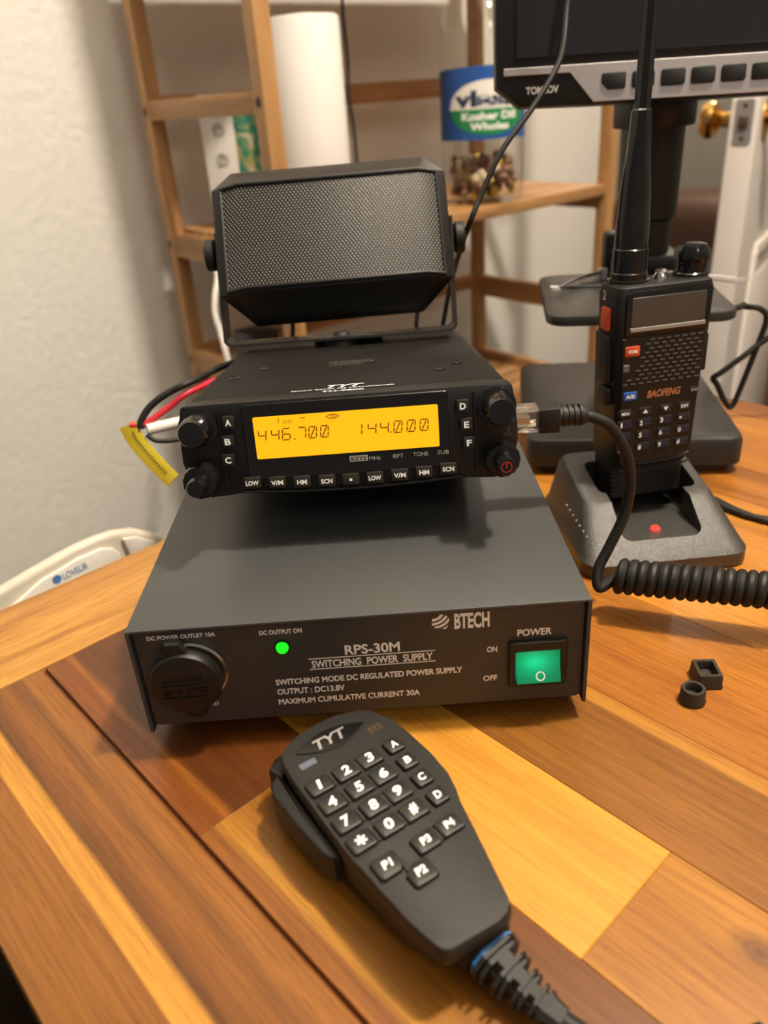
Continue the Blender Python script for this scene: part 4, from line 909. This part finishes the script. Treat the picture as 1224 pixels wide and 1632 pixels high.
for z in (.238, .072, -.095):
    for y in (-.0105, -LA + .0105): q.lathe([(.0052, 0), (.0052, .0006)], 16, Matrix.Translation((-.0001, y, z - FZ)) @ Matrix.Rotation(-PI / 2, 4, 'Y'))
q.build('screw_holes', M['screw_hole'], shelf)
def on_shelf(s, n_out, z): p = PA + B3 * s + N3 * n_out; return Vector((p.x, p.y, z))
ZB = .0926
# pickle jar
JP = Vector((.1823, .9530, ZB))
jar = empty('glass_jar', 'large glass pickle jar with a blue and green label on the shelf', 'jar', JP, (0, 0, R(2)))
jr = .0570
q = MB(); q.lathe([(.030, .004), (.046, .0005), (.0535, .002), (jr - .0004, .010), (jr, .020), (jr, .205), (jr - .003, .222), (.046, .242), (.042, .248), (.042, .266)], 64, cap1=False); q.build('jar_body', M['glass'], jar)
q = MB(); q.lathe([(.044, .256), (.0455, .258), (.0455, .274), (.043, .276), (.0005, .276)], 64); q.build('lid', M['lid_silver'], jar)
def cyl_pt(r, a, z): return (r * math.sin(a), -r * math.cos(a), z)
def cpatch(b, r, a0, a1, zf0, zf1, n=36):
    lo = [cyl_pt(r, a0 + (a1 - a0) * i / n, zf0((i / n))) for i in range(n + 1)]; hi = [cyl_pt(r, a0 + (a1 - a0) * i / n, zf1((i / n))) for i in range(n + 1)]
    for i in range(n): b.poly([lo[i], lo[i + 1], hi[i + 1], hi[i]])
lab0, lab1 = .083, .165
q = MB(); cpatch(q, jr + .0004, R(-118), R(118), lambda t: lab0, lambda t: lab1 + .004 * math.sin(PI * t), 72); lb = q.build('label', M['label_blue'], jar)
q = MB(); a0, a1 = R(-58), R(58); zc_ = .1195
ell = lambda t, s: zc_ + s * .034 * math.sqrt(max(0, 1 - (2 * t - 1) ** 2))
cpatch(q, jr + .0007, a0, a1, lambda t: max(.1195, ell(t, 0)), lambda t: max(.1196, .1195 + .034 * math.sqrt(max(0, 1 - (2 * t - 1) ** 2)))); q.build('label_oval_top', M['white_plastic'], lb)
q = MB(); cpatch(q, jr + .0007, a0, a1, lambda t: min(.1194, ell(t, -1) + .003), lambda t: .1195); q.build('label_oval_bottom', M['label_green'], lb)
q = MB(); q.text('vlasic', ((0, 0, 0), (1, 0, 0), (0, 0, 1)), -.84, .1220, .84, .1415, .045, curve=lambda u, v: cyl_pt(jr + .0010, u, v)); q.build('label_brand', M['label_dark'], lb)
q = MB()
q.text('Kosher Dill', ((0, 0, 0), (1, 0, 0), (0, 0, 1)), -.66, .1065, .66, .1160, .035, curve=lambda u, v: cyl_pt(jr + .0010, u, v)); q.text('Wholes', ((0, 0, 0), (1, 0, 0), (0, 0, 1)), -.46, .0945, .46, .1035, .035, curve=lambda u, v: cyl_pt(jr + .0010, u, v)); q.build('label_lettering', M['white_ink'], lb)
# odds and ends in the bottom of the jar
M['odds'] = mat('odds_and_ends', (.20, .10, .06), .35); M['odds2'] = mat('odds_cream', (.62, .52, .36), .4); M['odds3'] = mat('odds_yellow', (.55, .38, .05), .35)
q = MB()
for i in range(130):
    a = random.random() * 2 * PI; r_ = .044 * math.sqrt(random.random()); z = .012 + random.random() * .044; s_ = .005 + random.random() * .006
    q.mi = random.choice((0, 0, 0, 0, 1, 2)); t = bmesh.new(); bmesh.ops.create_icosphere(t, subdivisions=2, radius=s_)
    q.add(t, Matrix.Translation((r_ * math.cos(a), r_ * math.sin(a), z)) @ Euler((a, z * 90, r_ * 70)).to_matrix().to_4x4() @ Matrix.Diagonal((1, .8, .6, 1)))
o = q.build('trinkets', [M['odds'], M['odds2'], M['odds3']]); o.location = JP; tag(o, 'brown and cream trinkets heaped inside the glass jar', 'trinkets'); o['kind'] = 'stuff'
# upright white roll
RP = Vector((-.0465, .835, ZB))
roll = empty('paper_roll', 'tall plain white upright roll on the shelf behind the loudspeaker', 'paper roll', RP)
q = MB(); q.lathe([(.0435, 0), (.0445, .003), (.0445, .2275), (.0425, .2310), (.020, .2320), (.0195, .20)], 56, cap1=False); q.build('roll', M['white_paper'], roll)
q = MB(); q.lathe([(.0196, .001), (.0196, .2338), (.0186, .2338), (.0186, .001)], 32, cap0=False, cap1=False); q.build('core', M['cream_and_rim_shade'], roll)
# box with swirls and green art
BP = Vector((-.150, .868, ZB))
bxo = empty('printed_box', 'white box with grey swirls and green creatures on the shelf', 'box', BP, (0, 0, R(-12)))
q = MB(); q.box((-.020, .030, .080), (.044, .060, .160), .001); q.build('box_body', M['white_paper'], bxo)
q = MB(); q.box((.024, .034, .0795), (.044, .066, .159), .001); q.build('printed_panel', M['art'], bxo)
q = MB()
for z in (.150, .118, .083, .048):
    c0 = (-.0175 + (z - .1) * .02, z)
    pts = [(c0[0] + (.0018 + .0075 * i / 40) * math.cos(i * .42), -.0004, c0[1] + (.0018 + .0075 * i / 40) * math.sin(i * .42)) for i in range(41)]
    q.tube(pts, .0008, 6, smooth=False)
q.build('swirl_print', M['grey_ink'], bxo)
# dark tin low on the rack and cords on the shelf
q = MB(); q.tube([(.0080, .955, .43), (.0035, .945, .36), (.0020, .940, .33), (.0035, .936, .28), (.0015, .930, .24), (.0050, .928, .20), (.006, .92, .15), (.008, .90, .0965)], .0022, 10); tag(q.build('hanging_cord', M['rubber']), 'dark cord hanging beside the white roll on the shelf', 'cord')
q = MB(); q.tube([(-.1745, .748, .088), (-.1750, .738, .070), (-.1714, .7287, .0566), (-.1760, .715, .035), (-.1777, .7075, .0166), (-.1735, .700, -.005), (-.1687, .690, -.0312), (-.165, .69, -.08), (-.17, .72, -.14), (-.18, .76, -.2285)], .0035, 10); tag(q.build('charging_cable', M['white_wire']), 'white cord hanging down through the left end of the rack', 'cord')
q = MB(); q.box((0, 0, .10), (.045, .05, .20), .003); tag(q.build('dark_tin', M['black'], loc=(-.150, .822, -.2345), rot=(0, 0, TH)), 'dark box low on the rack at its left end', 'box')

# ================================================================== WHITE PANEL BETWEEN TABLE AND WALL
ang = R(41.5); bb3 = Vector((math.cos(ang), math.sin(ang), 0)); nn3 = Vector((math.sin(ang), -math.cos(ang), 0))
AP = Vector((-.1657, .1435, 0)) - nn3 * .08
app = empty('white_appliance', 'white plastic appliance with blue logo behind the table edge', 'appliance', (AP.x, AP.y, FZ), (0, 0, ang))
topl = [(-.084, -.075), (-.080, -.058), (-.062, -.041), (-.030, -.0325), (-.004, -.0280), (.023, -.0240), (.040, -.0235), (.053, -.0245), (.067, -.0285), (.080, -.0375), (.089, -.0470), (.096, -.062), (.100, -.09)]
outl = topl + [(.10, -.75), (-.084, -.75)]
q = MB(); q.prism([(x, z - FZ) for x, z in outl], -.010, 0, .004, 3, FRONT); q.build('shell', M['cream_and_rim_shade'], app)  # shell coloured duller than the cover to paint its shadowed rim
q = MB(); inner = [(-.036, -.0500), (-.030, -.0460), (-.004, -.0352), (.023, -.0306), (.040, -.0305), (.0475, -.0335), (.0515, -.0400), (.0525, -.0520), (.0525, -.20), (-.036, -.20)]
q.prism([(x, z - FZ) for x, z in inner], 0, .0035, .0015, 2, FRONT); pn = q.build('front_cover', M['white_plastic'], app)
q = MB(); q.prism([(x, z - FZ) for x, z in [(.0560, -.0300), (.066, -.0325), (.078, -.0420), (.087, -.056), (.090, -.10), (.060, -.10), (.0585, -.045)]], 0, .003, .0012, 2, FRONT); q.build('side_cover', M['white_plastic'], app)
q = MB(); q.prism([(x, z - FZ) for x, z in circ(.0031, 24, .0052, -.0385)], .0034, .0038, 0, 1, FRONT); q.text('LOVELIR', ((0, -.0038, -FZ), (1, 0, 0), (0, 0, 1)), .0093, -.0405, .0270, -.0355, .0, rot=R(4)); q.build('logo', M['logo_blue'], pn)

# ================================================================== POWER LEADS AT THE LEFT
pw_ = empty('power_lead', 'red and black power leads with a yellow tag left of the radio', 'power lead', (-.125, .185, .075))
W0 = Vector(pw_.location)
def wire(name, m, pts, r):
    q = MB(); q.tube([Vector(p) - W0 for p in pts], r, 12); return q.build(name, m, pw_)
wire('black_wire', M['rubber'], [(-.040, .262, .085), (-.075, .238, .092), (-.0953, .1990, .0938), (-.1085, .1928, .0902), (-.1200, .1889, .0838), (-.1262, .1853, .0765), (-.1268, .184, .072)], .0021)
wire('red_wire', M['red_wire'], [(-.038, .262, .080), (-.072, .236, .086), (-.0960, .1985, .0885), (-.1100, .1915, .0815), (-.1240, .1860, .0745), (-.1330, .1845, .0745)], .0020)
wire('white_wire', M['white_wire'], [(-.1230, .1830, .0715), (-.1140, .1880, .0715), (-.100, .200, .069), (-.085, .225, .055), (-.06, .215, .03)], .0034)
wire('lower_wire', M['rubber'], [(-.1235, .1815, .0690), (-.1180, .1810, .0650), (-.106, .187, .0625), (-.092, .212, .055), (-.06, .222, .03)], .0014)
q = MB(); tp = [(-.1338, .1841, .0750), (-.1310, .1820, .0670), (-.1250, .1780, .0590), (-.1170, .1730, .0505), (-.1100, .1690, .0440)]
P_ = catmull(tp, 6); w_ = .0056; ra, rb2 = [], []
rows = []
for i, p in enumerate(P_):
    tg = (P_[min(i + 1, len(P_) - 1)] - P_[max(i - 1, 0)]).normalized(); sd = Vector((.78, .1, .62)); sd = (sd - tg * sd.dot(tg)).normalized(); nr = tg.cross(sd)
    ww = w_ * (1 - .15 * (i / len(P_)))
    rows.append([p - W0 + sd * ww + nr * .0002, p - W0 + nr * .0011, p - W0 - sd * ww + nr * .0002, p - W0 - sd * ww - nr * .0004, p - W0 + nr * .0004, p - W0 + sd * ww - nr * .0004])
q.loft(rows); tg_ = q.build('tag', M['yellow'], pw_)
q = MB(); 
for i in range(3, len(P_) - 4):
    p, p2 = P_[i], P_[i + 1]; tg = (p2 - p).normalized(); sd = Vector((.78, .1, .62)); sd = (sd - tg * sd.dot(tg)).normalized(); nr = tg.cross(sd)
    sg = 1 if nr.y < 0 else -1
    for k_, (o1, o2) in enumerate(((.0006, .0018),)):
        q.poly([p - W0 + sd * o1 + nr * .0016 * 1, p - W0 + sd * o2 + nr * .0016, p + (p2 - p) * .62 - W0 + sd * o2 + nr * .0016, p + (p2 - p) * .62 - W0 + sd * o1 + nr * .0016])
q.build('tag_print', M['label_print'], tg_)
bpy.context.view_layer.update()
